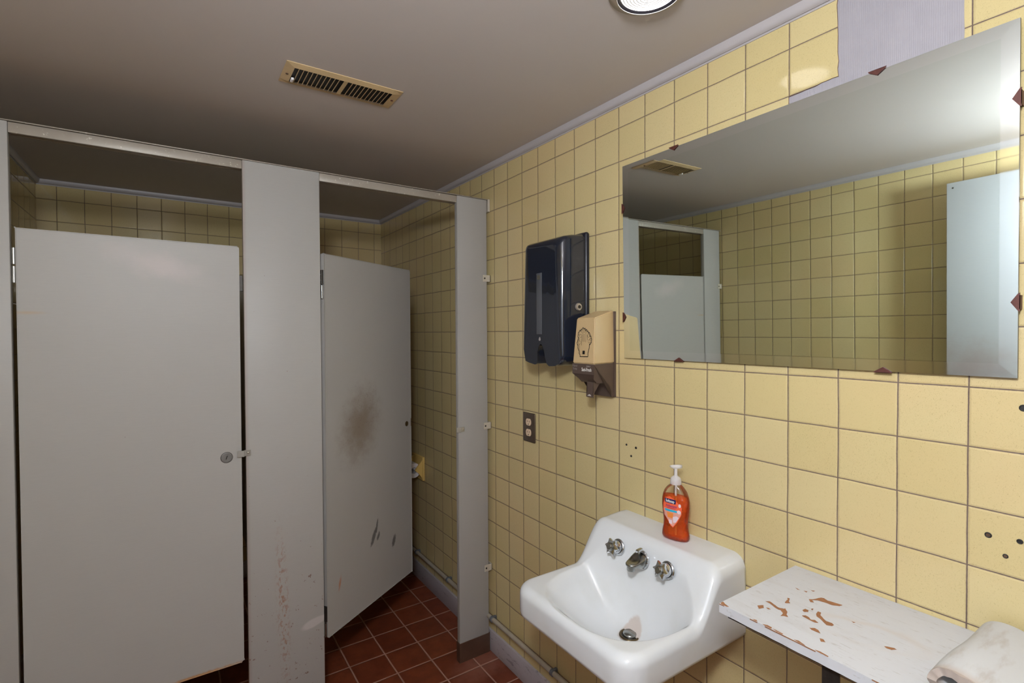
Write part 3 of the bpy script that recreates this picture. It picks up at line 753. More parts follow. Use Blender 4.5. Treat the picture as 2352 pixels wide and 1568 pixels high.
bm = bmesh.new(); box(bm, (FX - 0.0020, 1.440, Z(0.190)), (FX - 0.0011, 1.457, Z(0.205)), 0.0, 1); badge = adopt(newobj('maker_badge', bm, M['chrome_worn']), td); badge['label'] = 'small silver badge'
bm = bmesh.new()
pts = []
for k in range(20):
    a = 2 * math.pi * k / 20; r = 0.0052 * (1 + 0.0 * k)
    y = r * math.sin(a); z = r * math.cos(a) * (1.7 if math.cos(a) > 0 else 1.0); y *= (1 - 0.45 * max(0, math.cos(a)))
    pts.append((FX - 0.0012, 1.445 + y, Z(-0.024) + z))
prism(bm, pts, (0.004, 0, 0)); adopt(newobj('drop_mark', bm, M['grey_ink']), td)
bm = bmesh.new(); lathe(bm, [(0.013, 0), (0.013, 0.004), (0.0115, 0.007), (0.0, 0.007)], (XR - 0.052, DY0 + 0.004, Z(0.088)), (0, -1, 0), 28)
lk = adopt(auto(newobj('key_lock', bm, M['zinc'])), td)
bm = bmesh.new(); lathe(bm, [(0.006, 0), (0.0055, 0.002), (0.0, 0.002)], (XR - 0.052, DY0 - 0.003, Z(0.088)), (0, -1, 0), 20); o = newobj('keyhole', bm, M['darkmetal']); o.parent = lk; o.matrix_parent_inverse = Matrix.Translation(td.location).inverted() @ Matrix.Identity(4); o.parent = lk; o.matrix_parent_inverse = Matrix.Identity(4)

# ------------------------------------------------------------------ hand soap dispenser
SY0, SY1 = 1.172, 1.268
sd = empty('hand_soap_dispenser', (XR, 1.222, Z(-0.214)), 'beige and brown wall soap dispenser with a lathered hand picture beside the mirror', 'soap dispenser')
def frustum(bm, ztop_w, zbot_w, back, front_t, front_b, xw, xf_t, xf_b, ztop_f):
    pass
bm = bmesh.new()
# (x, y) corners at the wall and at the front, top and bottom
xw = XR - 0.008; xf = 1.098
wy0, wy1 = 1.192, 1.286
top_w, top_f, bot = Z(0.072), Z(0.046), Z(-0.101)
v = {}
v['wt0'] = bm.verts.new((xw, wy0 + 0.003, top_w)); v['wt1'] = bm.verts.new((xw, wy1 - 0.003, top_w))
v['ft0'] = bm.verts.new((xf + 0.008, SY0 + 0.004, top_f)); v['ft1'] = bm.verts.new((xf + 0.008, SY1 - 0.006, top_f))
v['wb0'] = bm.verts.new((xw, wy0, bot)); v['wb1'] = bm.verts.new((xw, wy1, bot))
v['fb0'] = bm.verts.new((xf, SY0, bot)); v['fb1'] = bm.verts.new((xf, SY1 + 0.006, bot))
for q in (('ft0', 'ft1', 'fb1', 'fb0'), ('wt0', 'ft0', 'fb0', 'wb0'), ('wt1', 'wb1', 'fb1', 'ft1'), ('wt0', 'wt1', 'ft1', 'ft0'), ('wb0', 'fb0', 'fb1', 'wb1'), ('wt0', 'wb0', 'wb1', 'wt1')):
    bm.faces.new([v[k] for k in q])
es = [e for e in bm.edges if min(x.co.x for x in e.verts) < xw - 0.01]
bmesh.ops.bevel(bm, geom=es, offset=0.0032, segments=3, affect='EDGES')
adopt(auto(newobj('upper_shell', bm, M['beige']), 30), sd)
# brown lower housing: side profile in x-z swept across y
bm = bmesh.new()
prof = [(xw, bot - 0.0005), (xf - 0.001, bot - 0.0005), (xf - 0.001, Z(-0.134)), (1.110, Z(-0.150)), (1.126, Z(-0.163)), (1.150, Z(-0.161)), (1.168, Z(-0.164)), (1.180, Z(-0.172)), (1.188, Z(-0.188)), (1.192, Z(-0.212)), (xw, Z(-0.212))]
def shear(x, y):
    t = (xw - x) / (xw - xf); lo = wy0 + (SY0 - wy0) * t; hi = wy1 + (SY1 + 0.006 - wy1) * t
    return lo + (hi - lo) * y
L0 = [bm.verts.new((x, shear(x, 0.0), z)) for x, z in prof]; L1 = [bm.verts.new((x, shear(x, 1.0), z)) for x, z in prof]
n_ = len(prof)
for k in range(n_): bm.faces.new((L0[k], L0[(k + 1) % n_], L1[(k + 1) % n_], L1[k]))
f0 = bm.faces.new(L0); f1 = bm.faces.new(L1)
# taper the lower front towards the nozzle
for vv in bm.verts:
    if vv.co.z < Z(-0.145) and vv.co.x < 1.160:
        c0 = shear(vv.co.x, 0.42); vv.co.y = c0 + (vv.co.y - c0) * 0.72
bmesh.ops.triangulate(bm, faces=[f0, f1])
adopt(auto(newobj('lower_housing', bm, M['brown']), 30), sd)
bm = bmesh.new(); box(bm, (xw, wy0 - 0.003, Z(-0.214)), (XR, wy1 + 0.002, Z(0.069)), 0.002, 2); adopt(auto(newobj('back_plate', bm, M['brown'])), sd)
# push lever
bm = bmesh.new()
pts = [(1.122, Z(-0.159)), (1.118, Z(-0.161)), (1.118, Z(-0.190)), (1.114, Z(-0.208)), (1.119, Z(-0.210)), (1.124, Z(-0.192)), (1.150, Z(-0.160))]
prism(bm, [(x, 1.196, z) for x, z in pts], (0, 0.030, 0)); lev = adopt(auto(newobj('push_lever', bm, M['brown'])), sd)
bm = bmesh.new()
for k in range(3): box(bm, (1.1135 + k * 0.0003, 1.203 + k * 0.0025, Z(-0.2045) + k * 0.0018), (1.1165, 1.219 - k * 0.0025, Z(-0.2035) + k * 0.0018))
adopt(newobj('lever_mark', bm, M['white_ink']), sd)
# face plane helper: s from the left edge (far from camera) to the right edge, t from top to bottom
fA = Vector((xf + 0.008, SY1 - 0.006, top_f)); fB = Vector((xf + 0.008, SY0 + 0.004, top_f)); fC = Vector((xf, SY1 + 0.006, bot)); fD = Vector((xf, SY0, bot))
def face_pt(s, t, off=0.0006):
    p = (fA * (1 - s) + fB * s) * (1 - t) + (fC * (1 - s) + fD * s) * t
    return p + Vector((-off, 0, 0))
def ribbon(bm, pts, w, off=0.0006):
    for a, b in zip(pts, pts[1:]):
        pa, pb = face_pt(*a, off), face_pt(*b, off); d = (pb - pa)
        if d.length < 1e-6: continue
        n = Vector((1, 0, 0)).cross(d).normalized() * w; e = d.normalized() * w * 0.5
        q = [pa - n - e, pb - n + e, pb + n + e, pa + n - e]
        bm.faces.new([bm.verts.new(x) for x in q])
HAND = [(0.344, 0.845), (0.339, 0.806), (0.286, 0.769), (0.3, 0.745), (0.207, 0.654), (0.198, 0.585), (0.162, 0.562), (0.173, 0.515), (0.201, 0.476), (0.218, 0.429), (0.176, 0.359), (0.213, 0.305), (0.295, 0.29), (0.358, 0.254), (0.458, 0.244), (0.546, 0.275), (0.632, 0.294), (0.697, 0.335), (0.772, 0.357), (0.783, 0.402), (0.846, 0.439), (0.857, 0.491), (0.821, 0.544), (0.773, 0.567), (0.764, 0.657), (0.715, 0.764), (0.721, 0.839), (0.344, 0.845)]
LINES = [[(0.417, 0.328), (0.427, 0.512)], [(0.479, 0.343), (0.494, 0.518)], [(0.563, 0.343), (0.581, 0.525)], [(0.36, 0.359), (0.374, 0.597)], [(0.638, 0.358), (0.666, 0.478)], [(0.27, 0.576), (0.289, 0.738)]]
BUB = [(0.307, 0.39, 0.055), (0.275, 0.537, 0.06), (0.752, 0.507, 0.06), (0.37, 0.297, 0.045), (0.47, 0.285, 0.045), (0.566, 0.305, 0.04), (0.708, 0.388, 0.05), (0.232, 0.36, 0.03), (0.235, 0.47, 0.035), (0.80, 0.455, 0.03)]
HAND2 = []
for i, (a, b) in enumerate(zip(HAND, HAND[1:])):
    HAND2.append(a)
    if 5 <= i <= 22:
        mxp, myp = (a[0] + b[0]) / 2, (a[1] + b[1]) / 2; nx_, ny_ = (b[1] - a[1]), -(b[0] - a[0])
        if nx_ * (mxp - 0.5) + ny_ * (myp - 0.5) < 0: nx_, ny_ = -nx_, -ny_
        for t_ in (0.2, 0.5, 0.8): k_ = 0.42 * math.sin(math.pi * t_); HAND2.append((a[0] + (b[0] - a[0]) * t_ + nx_ * k_, a[1] + (b[1] - a[1]) * t_ + ny_ * k_))
HAND2.append(HAND[-1])
bm = bmesh.new(); ribbon(bm, HAND2, 0.0013)
for l in LINES: ribbon(bm, l, 0.0006)
for s0, t0, r in BUB:
    ribbon(bm, [(s0 + r * math.cos(a * math.pi / 8), t0 + r * 0.62 * math.sin(a * math.pi / 8)) for a in range(17)], 0.0004)
bm.faces.new([bm.verts.new(face_pt(s_, t_, 0.0006)) for s_, t_ in ((0.453, 0.713), (0.565, 0.713), (0.565, 0.791), (0.453, 0.791))])
o = adopt(newobj('hand_picture', bm, M['black_ink']), sd); o['label'] = 'black line picture of a lathered hand'
def low_pt(u, w): return Vector((xf - 0.0018, 1.2235 - u, Z(-0.151) + w))
def txt_at(name, t_, size, cy, cz, mat, bold=0.0, sx=1.0):
    return text_obj(name, t_, size, lambda a, b: Vector((xf - 0.0018, cy - a * sx, cz + b)), mat, sd, bold)
txt_at('lettering', 'Hand', 0.0105, 1.2595, Z(-0.1085), M['grey_ink'])
txt_at('lettering', 'Soap', 0.0105, 1.2595, Z(-0.1180), M['grey_ink'])
txt_at('lettering', 'Sani-Fresh', 0.0155, 1.2045, Z(-0.1195), M['white_ink'], 0.0003, 0.72)
bm = bmesh.new()
for k in range(4):
    a = k - 1.5
    prism(bm, [(xf - 0.0018, 1.196 - a * 0.0042 - 0.0012, Z(-0.1100)), (xf - 0.0018, 1.196 - a * 0.0062, Z(-0.1050) + abs(a) * -0.0005), (xf - 0.0018, 1.196 - a * 0.0042 + 0.0014, Z(-0.1100))], (0.0012, 0, 0))
adopt(newobj('leaf_mark', bm, M['grey_ink']), sd)

# ------------------------------------------------------------------ power outlet
oy0, oy1, oz0, oz1 = 1.6345, 1.7165, Z(-0.4475), Z(-0.328)
ol = empty('power_outlet', (XR, (oy0 + oy1) / 2, (oz0 + oz1) / 2), 'bronze duplex outlet plate with two ivory sockets below the towel dispenser', 'outlet')
bm = bmesh.new(); box(bm, (XR - 0.006, oy0, oz0), (XR + 0.0, oy1, oz1), 0.0045, 3); adopt(auto(newobj('cover_plate', bm, M['plate']), 50), ol)
for k, zc in enumerate((Z(-0.3655), Z(-0.4085))):
    bm = bmesh.new(); yc = 1.6755; pts = []
    for q in range(32):
        a = 2 * math.pi * q / 32; y = 0.0172 * math.cos(a); z = 0.0172 * math.sin(a); z = max(-0.0138, min(0.0138, z)); pts.append((XR - 0.0085, yc + y, zc + z))
    prism(bm, pts, (0.004, 0, 0)); s = adopt(newobj('socket', bm, M['ivory']), ol)
    for dy, hgt in ((0.0064, 0.0075), (-0.0064, 0.006)):
        bm = bmesh.new(); box(bm, (XR - 0.0089, yc + dy - 0.0013, zc + 0.003 - hgt / 2), (XR - 0.0083, yc + dy + 0.0013, zc + 0.003 + hgt / 2)); o = newobj('slot', bm, M['shoe']); o.parent = s
    bm = bmesh.new(); lathe(bm, [(0.0028, 0), (0, 0.0)], (XR - 0.0088, yc, zc - 0.0085), (-1, 0, 0), 14); o = newobj('ground_hole', bm, M['black']); o.parent = s
bm = bmesh.new(); lathe(bm, [(0.0032, 0), (0.0028, 0.001), (0, 0.0013)], (XR - 0.006, 1.6755, Z(-0.387)), (-1, 0, 0), 14); adopt(newobj('screw', bm, M['shoe'], None, True), ol)

# ------------------------------------------------------------------ sink
KX0, KX1, KY0, KY1 = 0.785, XR, 0.733, 1.176
ZR, ZSP, ZA = Z(-0.700), Z(-0.578), Z(-0.782)
CX, CYY = 1.016, 0.947
CORN = 0.060
def sdf(x, y):
    """distance inside the footprint (front corners rounded, back square against the wall)"""
    hx0 = x - KX0; hy = min(y - KY0, KY1 - y)
    if hx0 < CORN and hy < CORN:
        return CORN - math.hypot(CORN - hx0, CORN - hy)
    return min(hx0, hy)
def boundary(th):
    dx, dy = math.cos(th), math.sin(th)
    lo, hi = 0.0, 1.0
    for _ in range(40):
        mid_ = (lo + hi) / 2; x, y = CX + dx * mid_, CYY + dy * mid_
        if sdf(x, y) > 0 and x < KX1 - 1e-4: lo = mid_
        else: hi = mid_
    return lo
def srise(x): return sstep(1.004, 1.118, x) ** 1.25
def hz(x, y):
    # raised back with a soft slope down to the rim
    s = srise(x)
    z = ZR + (ZSP - ZR) * s + 0.004 * sstep(1.118, 1.2, x)
    # slight fall of the rim towards the bowl
    # bowl
    dx, dy = x - CX, y - CYY
    ax = 0.196 if dx < 0 else 0.070
    by = 0.172 - 0.022 * sstep(0, 0.07, dx)
    q = ((abs(dx) / ax) ** 2.7 + (abs(dy) / by) ** 2.7) ** (1 / 2.7)
    depth = 0.0
    D = 0.122
    if q < 1.12:
        t = min(1.0, q / 1.12); depth = D * (1 - t ** 2.3) ** 1.25
    z -= depth
    # rounded outer edge
    d = sdf(x, y)
    r = 0.026 + 0.012 * s
    if d < r:
        z -= r - math.sqrt(max(0.0, r * r - (r - max(d, 0)) ** 2))
    return z
bm = bmesh.new(); NTH = 288; ts = [0.0] + [0.03 + 0.97 * (1 - (1 - k / 70) ** 1.5) for k in range(0, 71)]
ths = [2 * math.pi * k / NTH for k in range(NTH)]
bd = [boundary(t) for t in ths]
cv = bm.verts.new((CX, CYY, hz(CX, CYY))); rings = []
for t in ts[1:]:
    rings.append([bm.verts.new((CX + math.cos(a) * b * t, CYY + math.sin(a) * b * t, hz(CX + math.cos(a) * b * t, CYY + math.sin(a) * b * t))) for a, b in zip(ths, bd)])
for k in range(NTH): bm.faces.new((cv, rings[0][k], rings[0][(k + 1) % NTH]))
for a, b in zip(rings, rings[1:]):
    for k in range(NTH): bm.faces.new((a[k], b[k], b[(k + 1) % NTH], a[(k + 1) % NTH]))
# skirt, rolled under
last = rings[-1]
for zz, ins in ((ZA + 0.012, 0.0), (ZA + 0.004, 0.0015), (ZA, 0.006), (ZA, 0.020), (ZA + 0.03, 0.024)):
    nr = [bm.verts.new((CX + (v.co.x - CX) * (1 - ins / b), CYY + (v.co.y - CYY) * (1 - ins / b), min(zz, v.co.z))) for v, b in zip(last, bd)]
    src = rings[-1] if last is rings[-1] else prev
    for k in range(NTH): bm.faces.new((src[k], nr[k], nr[(k + 1) % NTH], src[(k + 1) % NTH]))
    prev = nr; last = nr
# underside of the bowl
nr = [bm.verts.new((CX + (v.co.x - CX) * 0.55, CYY + (v.co.y - CYY) * 0.55, Z(-0.862))) for v in prev]
for k in range(NTH): bm.faces.new((prev[k], nr[k], nr[(k + 1) % NTH], prev[(k + 1) % NTH]))
bm.faces.new(nr)
sink = newobj('wall_sink', bm, M['enamel'], None, True); auto(sink, 60)
thing(sink, 'white enamelled cast iron wall sink with raised back and square bowl', 'sink')
# drain
dz = hz(CX, CYY)
bm = bmesh.new(); lathe(bm, [(0.0285, 0.0005), (0.0270, 0.0030), (0.0225, 0.0022), (0.0195, -0.001), (0.0185, -0.006)], (CX, CYY, dz + 0.0015), (0, 0, 1), 48); dr = newobj('drain_ring', bm, M['brass'], sink, True)
bm = bmesh.new(); lathe(bm, [(0.0180, -0.002), (0.0180, 0.0065), (0.0165, 0.0085), (0.0, 0.0095)], (CX, CYY, dz + 0.001), (0, 0, 1), 40); auto(newobj('stopper', bm, M['chrome_worn'], sink), 50)
bm = bmesh.new(); lathe(bm, [(0.0222, 0.0), (0.0182, 0.0)], (CX, CYY, dz + 0.0022), (0, 0, 1), 40); newobj('drain_gap', bm, M['black'], sink)
# taps on the sloping back: axis leans up from the slope
AX = Vector((-0.97, 0, 0.24)).normalized()
def on_slope(y, z):
    lo, hi = 1.03, 1.12
    for _ in range(40):
        m_ = (lo + hi) / 2
        if ZR + (ZSP - ZR) * srise(m_) < z: lo = m_
        else: hi = m_
    return Vector((lo, y, z))
def tap(y, z):
    o = on_slope(y, z) - AX * 0.001
    bm = bmesh.new(); lathe(bm, [(0.0, 0.0), (0.0225, 0), (0.0225, 0.003), (0.0205, 0.0055), (0.0185, 0.0062)], o, AX, 40); h = newobj('faucet_handle', bm, M['chrome'], sink, True); auto(h)
    bm = bmesh.new(); lathe(bm, [(0.0188, 0.0045), (0.0188, 0.0072)], o, AX, 36); newobj('washer', bm, M['black'], h)
    bm = bmesh.new(); lathe(bm, [(0.0178, 0.0070), (0.0175, 0.015), (0.0150, 0.021), (0.0120, 0.024)], o, AX, 36); newobj('bonnet', bm, M['chrome'], h, True)
    # six-lobed knob
    x_, y_, d_ = frame_from(AX); bm = bmesh.new(); n = 72; rs = []
    for hh, sc_r in ((0.022, 0.80), (0.025, 0.98), (0.029, 1.0), (0.033, 0.96), (0.0345, 0.72)):
        ring = []
        for k in range(n):
            a = 2 * math.pi * k / n + 0.35; lob = (1 - abs(math.sin(3 * a))) ** 1.15
            r = (0.0172 + 0.0074 * lob) * sc_r
            ring.append(bm.verts.new(o + d_ * hh + x_ * r * math.cos(a) + y_ * r * math.sin(a)))
        rs.append(ring)
    for a, b in zip(rs, rs[1:]):
        for k in range(n): bm.faces.new((a[k], a[(k + 1) % n], b[(k + 1) % n], b[k]))
    bm.faces.new(rs[0]); bm.faces.new(rs[-1])
    auto(newobj('knob', bm, M['chrome'], h), 40)
    bm = bmesh.new(); lathe(bm, [(0.0118, 0.033), (0.0115, 0.0375), (0.0095, 0.0385), (0.0092, 0.0415), (0.0080, 0.0428), (0.0, 0.0428)], o, AX, 32); auto(newobj('cap', bm, M['chrome_worn'], h), 40)
tap(1.044, Z(-0.6265)); tap(0.868, Z(-0.6265))
# spout
o = on_slope(0.956, Z(-0.630)) - AX * 0.001
bm = bmesh.new(); lathe(bm, [(0.0, 0), (0.0255, 0), (0.0255, 0.004), (0.0235, 0.0065), (0.0, 0.0065)], o, AX, 44); sp = newobj('spout', bm, M['chrome'], sink, True); auto(sp)
bm = bmesh.new(); x_, y_, d_ = frame_from(AX); rs = []
# body: hood that narrows and droops towards the outlet
secs = [(0.006, 0.0, 0.0232, 0.0225), (0.013, -0.0015, 0.0230, 0.0200), (0.022, -0.0050, 0.0220, 0.0155), (0.032, -0.0095, 0.0202, 0.0108), (0.042, -0.0130, 0.0178, 0.0078), (0.050, -0.0150, 0.0140, 0.0062), (0.055, -0.0160, 0.0085, 0.0045), (0.057, -0.0165, 0.0030, 0.0020)]
for s_, dz_, ry, rz in secs:
    c0 = o + AX * s_ + Vector((0, 0, dz_)); ring = []
    for k in range(32):
        a = 2 * math.pi * k / 32
        yy = ry * math.copysign(abs(math.cos(a)) ** 0.85, math.cos(a)); zz = rz * math.copysign(abs(math.sin(a)) ** 0.8, math.sin(a))
        if zz > 0: zz *= (1 - 0.75 * min(1, s_ / 0.03) * (1 - (yy / ry) ** 2))   # dished top
        ring.append(bm.verts.new(c0 + Vector((0, yy, 0)) + Vector((0.24, 0, 0.97)) * zz))
    rs.append(ring)
for a, b in zip(rs, rs[1:]):
    for k in range(32): bm.faces.new((a[k], a[(k + 1) % 32], b[(k + 1) % 32], b[k]))
bm.faces.new(rs[0]); bm.faces.new(rs[-1]); newobj('spout_body', bm, M['chrome_worn'], sp, True)
c0 = o + AX * 0.043 + Vector((0, 0, -0.0185))
bm = bmesh.new(); lathe(bm, [(0.0, 0.0), (0.0118, 0), (0.0118, 0.0095), (0.0108, 0.0115), (0.0, 0.0115)], c0, (0, 0, -1), 28); auto(newobj('aerator', bm, M['chrome_worn'], sp))
bm = bmesh.new(); p = o + AX * 0.004 + Vector((0, 0, 0.0225)); box(bm, (p.x - 0.014, p.y - 0.0055, p.z - 0.002), (p.x + 0.006, p.y + 0.0055, p.z + 0.0085), 0.0022, 2, Matrix.Rotation(-0.15, 3, 'Y'), p); auto(newobj('drain_lever', bm, M['chrome'], sp))

# ------------------------------------------------------------------ liquid soap bottle on the sink
BX, BY, BZ = 1.158, 0.908, hz(1.158, 0.908) + 0.0006
BANG = math.radians(12)
bot_ = empty('soap_bottle', (BX, BY, BZ), 'clear pump bottle of orange liquid hand soap standing on the back of the sink', 'soap bottle')
m = NT('orange_soap'); t = m.t; tr = m.N('ShaderNodeBsdfTransparent'); tr.inputs[0].default_value = (1.0, 0.50, 0.22, 1)
m.base((1.0, 0.20, 0.045), 0.15, 0, 0.4, 0.0); mx_ = m.N('ShaderNodeMixShader'); lay = m.math('MULTIPLY_ADD', m.noise(30, 2), 0.25, 0.55)
m.L(lay, mx_.inputs[0]); m.L(tr.outputs[0], mx_.inputs[2]); m.L(m.b.outputs[0], mx_.inputs[1]); m.L(mx_.outputs[0], m.out.inputs[0]); M['soap'] = m.m
m = NT('clear_plastic'); tr = m.N('ShaderNodeBsdfTransparent'); tr.inputs[0].default_value = (0.97, 0.95, 0.93, 1); m.base((0.85, 0.83, 0.82), 0.06, 0, 0.8, 0.5)
mx_ = m.N('ShaderNodeMixShader'); fr_ = m.N('ShaderNodeFresnel'); fr_.inputs[0].default_value = 1.5; gls = m.N('ShaderNodeBsdfGlossy'); gls.inputs['Roughness'].default_value = 0.05; m.L(m.math('MULTIPLY_ADD', fr_.outputs[0], 0.8, 0.01, clamp=True), mx_.inputs[0]); m.L(tr.outputs[0], mx_.inputs[1]); m.L(gls.outputs[0], mx_.inputs[2]); m.L(mx_.outputs[0], m.out.inputs[0]); M['clear'] = m.m
m = NT('frosted_pump'); tr = m.N('ShaderNodeBsdfTransparent'); m.base((0.86, 0.84, 0.86), 0.3, 0, 0.5); mx_ = m.N('ShaderNodeMixShader'); mx_.inputs[0].default_value = 0.52
m.L(tr.outputs[0], mx_.inputs[1]); m.L(m.b.outputs[0], mx_.inputs[2]); m.L(mx_.outputs[0], m.out.inputs[0]); M['frost'] = m.m
# (height, half width, half depth)
BP = [(0.000, 0.030, 0.0150), (0.002, 0.0365, 0.0185), (0.008, 0.0392, 0.0205), (0.020, 0.0380, 0.0200), (0.036, 0.0348, 0.0185), (0.052, 0.0345, 0.0185), (0.072, 0.0372, 0.0195), (0.092, 0.0392, 0.0200), (0.108, 0.0390, 0.0198), (0.122, 0.0365, 0.0190), (0.134, 0.0318, 0.0175), (0.143, 0.0250, 0.0155), (0.149, 0.0185, 0.0145), (0.152, 0.0138, 0.0135), (0.157, 0.0130, 0.0130)]
def bp(h):
    for (h0, w0, d0), (h1_, w1, d1_) in zip(BP, BP[1:]):
        if h <= h1_:
            t_ = (h - h0) / (h1_ - h0); t_ = max(0, t_); return w0 + (w1 - w0) * t_, d0 + (d1_ - d0) * t_
    return BP[-1][1:]
RB = Matrix.Rotation(BANG, 3, 'Z'); BO = Vector((BX, BY, BZ))
def bpt(u, dpt_, h): # u: across (towards camera right = -y), dpt: out from the wall (-x)
    return BO + RB @ Vector((-dpt_, -u, h))
def bottle_mesh(hs, shrink=0.0, cap_top=True):
    bm = bmesh.new(); rs = []; n = 48
    for h in hs:
        w, d = bp(h); w -= shrink; d -= shrink; ring = []
        for k in range(n):
            a = 2 * math.pi * k / n; e = 0.85
            ring.append(bm.verts.new(bpt(w * math.copysign(abs(math.cos(a)) ** e, math.cos(a)), d * math.copysign(abs(math.sin(a)) ** e, math.sin(a)), h)))
        rs.append(ring)
    for a, b in zip(rs, rs[1:]):
        for k in range(n): bm.faces.new((a[k], a[(k + 1) % n], b[(k + 1) % n], b[k]))
    bm.faces.new(rs[0]); bm.faces.new(rs[-1]); return bm
HS = [h for h, _, _ in BP]; HS2 = sorted(set(HS + [0.014, 0.028, 0.044, 0.062, 0.082, 0.1, 0.115, 0.128, 0.139, 0.146]))
adopt(newobj('bottle', bottle_mesh(HS2), M['clear'], None, True), bot_)
o = adopt(newobj('liquid_soap', bottle_mesh([0.002 + 0.118 * k / 16 for k in range(17)], 0.0013), M['soap'], None, True), bot_); o['label'] = 'orange liquid filling three quarters of the bottle'
bm = bmesh.new(); lathe(bm, [(0.0135, 0.153), (0.0150, 0.153), (0.0152, 0.160), (0.0145, 0.161), (0.0145, 0.166), (0.0120, 0.171), (0.0062, 0.175), (0.0045, 0.178), (0.0042, 0.196), (0.0, 0.196)], BO, (0, 0, 1), 36)
pump = adopt(auto(newobj('pump', bm, M['frost']), 50), bot_)
bm = bmesh.new()
for s_ in range(1):
    rs = []
    for u, w_, z0_, z1_ in ((-0.0150, 0.0022, 0.2000, 0.2025), (-0.009, 0.0038, 0.197, 0.2045), (0.0, 0.0070, 0.195, 0.2065), (0.008, 0.0070, 0.196, 0.207), (0.0135, 0.0045, 0.199, 0.206)):
        rs.append([bm.verts.new(BO + Vector((-0.55 * -u * 1, -u * 0.85, 0)) + Vector((w_ * c_, -w_ * 0.5 * c_, zz))) for c_, zz in ((-1, z0_), (1, z0_), (1, z1_), (-1, z1_))])
    for a, b in zip(rs, rs[1:]):
        for k in range(4): bm.faces.new((a[k], a[(k + 1) % 4], b[(k + 1) % 4], b[k]))
    bm.faces.new(rs[0]); bm.faces.new(rs[-1])
bmesh.ops.bevel(bm, geom=list(bm.edges), offset=0.0008, segments=2, affect='EDGES')
o = newobj('nozzle', bm, M['frost'], None, True); o.parent = pump
bm = bmesh.new(); cyl(bm, BO + Vector((0, 0, 0.01)), BO + Vector((0, 0, 0.153)), 0.0028, 12); o = newobj('dip_tube', bm, M['frost']); o.parent = pump
# printed label hugging the front face
def lab(u, h, off=0.0007):
    w, d = bp(h); e = 0.85; c = min(0.999, (abs(u) / w)) ** (1 / e); s_ = math.sqrt(max(0, 1 - c * c)) ** e
    return bpt(u, d * s_ + off, h)
def lab_poly(name, pts, mat, off, nx=10, ny=12):
    """fill a polygon given in label space with a fine conforming grid"""
    bm = bmesh.new(); vs_ = [bm.verts.new((u, h, 0)) for u, h in pts]; f = bm.faces.new(vs_)
    us = [p[0] for p in pts]; hs_ = [p[1] for p in pts]
    for k in range(1, nx):
        x = min(us) + (max(us) - min(us)) * k / nx
        bmesh.ops.bisect_plane(bm, geom=list(bm.verts) + list(bm.edges) + list(bm.faces), plane_co=(x, 0, 0), plane_no=(1, 0, 0))
    for k in range(1, ny):
        y = min(hs_) + (max(hs_) - min(hs_)) * k / ny
        bmesh.ops.bisect_plane(bm, geom=list(bm.verts) + list(bm.edges) + list(bm.faces), plane_co=(0, y, 0), plane_no=(0, 1, 0))
    bmesh.ops.triangulate(bm, faces=bm.faces)
    for v in bm.verts: v.co = lab(v.co.x, v.co.y, off)
    return adopt(newobj(name, bm, mat, None, True), bot_)
m = NT('label_film'); tr = m.N('ShaderNodeBsdfTransparent'); m.base(srgb(250, 186, 170), 0.3); mx_ = m.N('ShaderNodeMixShader'); mx_.inputs[0].default_value = 0.72
m.L(tr.outputs[0], mx_.inputs[1]); m.L(m.b.outputs[0], mx_.inputs[2]); m.L(mx_.outputs[0], m.out.inputs[0]); M['film'] = m.m
M['lnavy'] = flat('label_navy', srgb(24, 28, 84), 0.35); M['lcyan'] = flat('label_cyan', srgb(34, 172, 208), 0.35); M['lpurple'] = flat('label_purple', srgb(150, 52, 118), 0.4)
M['lorange'] = flat('label_orange', srgb(238, 140, 62), 0.4); M['lpale'] = flat('label_pale', srgb(226, 206, 214), 0.4); M['lred'] = flat('label_red', srgb(238, 104, 66), 0.35)
lb = lab_poly('front_label', [(-0.030, 0.078), (-0.029, 0.098), (-0.022, 0.116), (-0.008, 0.121), (0.006, 0.115), (0.018, 0.104), (0.026, 0.095), (0.024, 0.074), (0.013, 0.052), (0.001, 0.036), (-0.006, 0.040), (-0.018, 0.058)], M['lred'], 0.0005)
lb['label'] = 'printed front label ending in a point'
lab_poly('label_band', [(-0.026, 0.066), (-0.027, 0.086), (0.020, 0.086), (0.0245, 0.079), (0.021, 0.072), (0.010, 0.052), (0.001, 0.039), (-0.005, 0.042), (-0.015, 0.056)], M['film'], 0.0008)
lab_poly('brand_badge', [(-0.0225, 0.1025), (-0.0235, 0.104), (-0.0235, 0.1125), (-0.022, 0.1140), (0.0085, 0.1140), (0.0100, 0.1125), (0.0100, 0.1035), (0.0085, 0.1020)], M['lnavy'], 0.0011)
lab_poly('blue_bar', [(-0.0225, 0.0795), (-0.0225, 0.0848), (0.0130, 0.0848), (0.0130, 0.0795)], M['lcyan'], 0.0013)
lab_poly('orange_panel', [(-0.014, 0.062), (-0.017, 0.0765), (0.003, 0.0765), (0.001, 0.062)], M['lorange'], 0.0012)
lab_poly('pale_panel', [(0.002, 0.050), (0.001, 0.066), (0.012, 0.070), (0.018, 0.066), (0.010, 0.052)], M['lpale'], 0.0012)
lab_poly('small_panel', [(-0.010, 0.0455), (-0.011, 0.0565), (-0.001, 0.0565), (-0.001, 0.0455)], M['lpale'], 0.00135)
lab_poly('round_seal', [(0.0185 + 0.0052 * math.cos(k * 0.5236), 0.0825 + 0.0052 * math.sin(k * 0.5236)) for k in range(12)], M['lpale'], 0.0014, 3, 3)
lab_poly('petal_mark', [(0.0205 + 0.0035 * math.cos(k * 0.5236), 0.1000 + 0.0050 * math.sin(k * 0.5236)) for k in range(12)], M['lpale'], 0.0012, 3, 3)
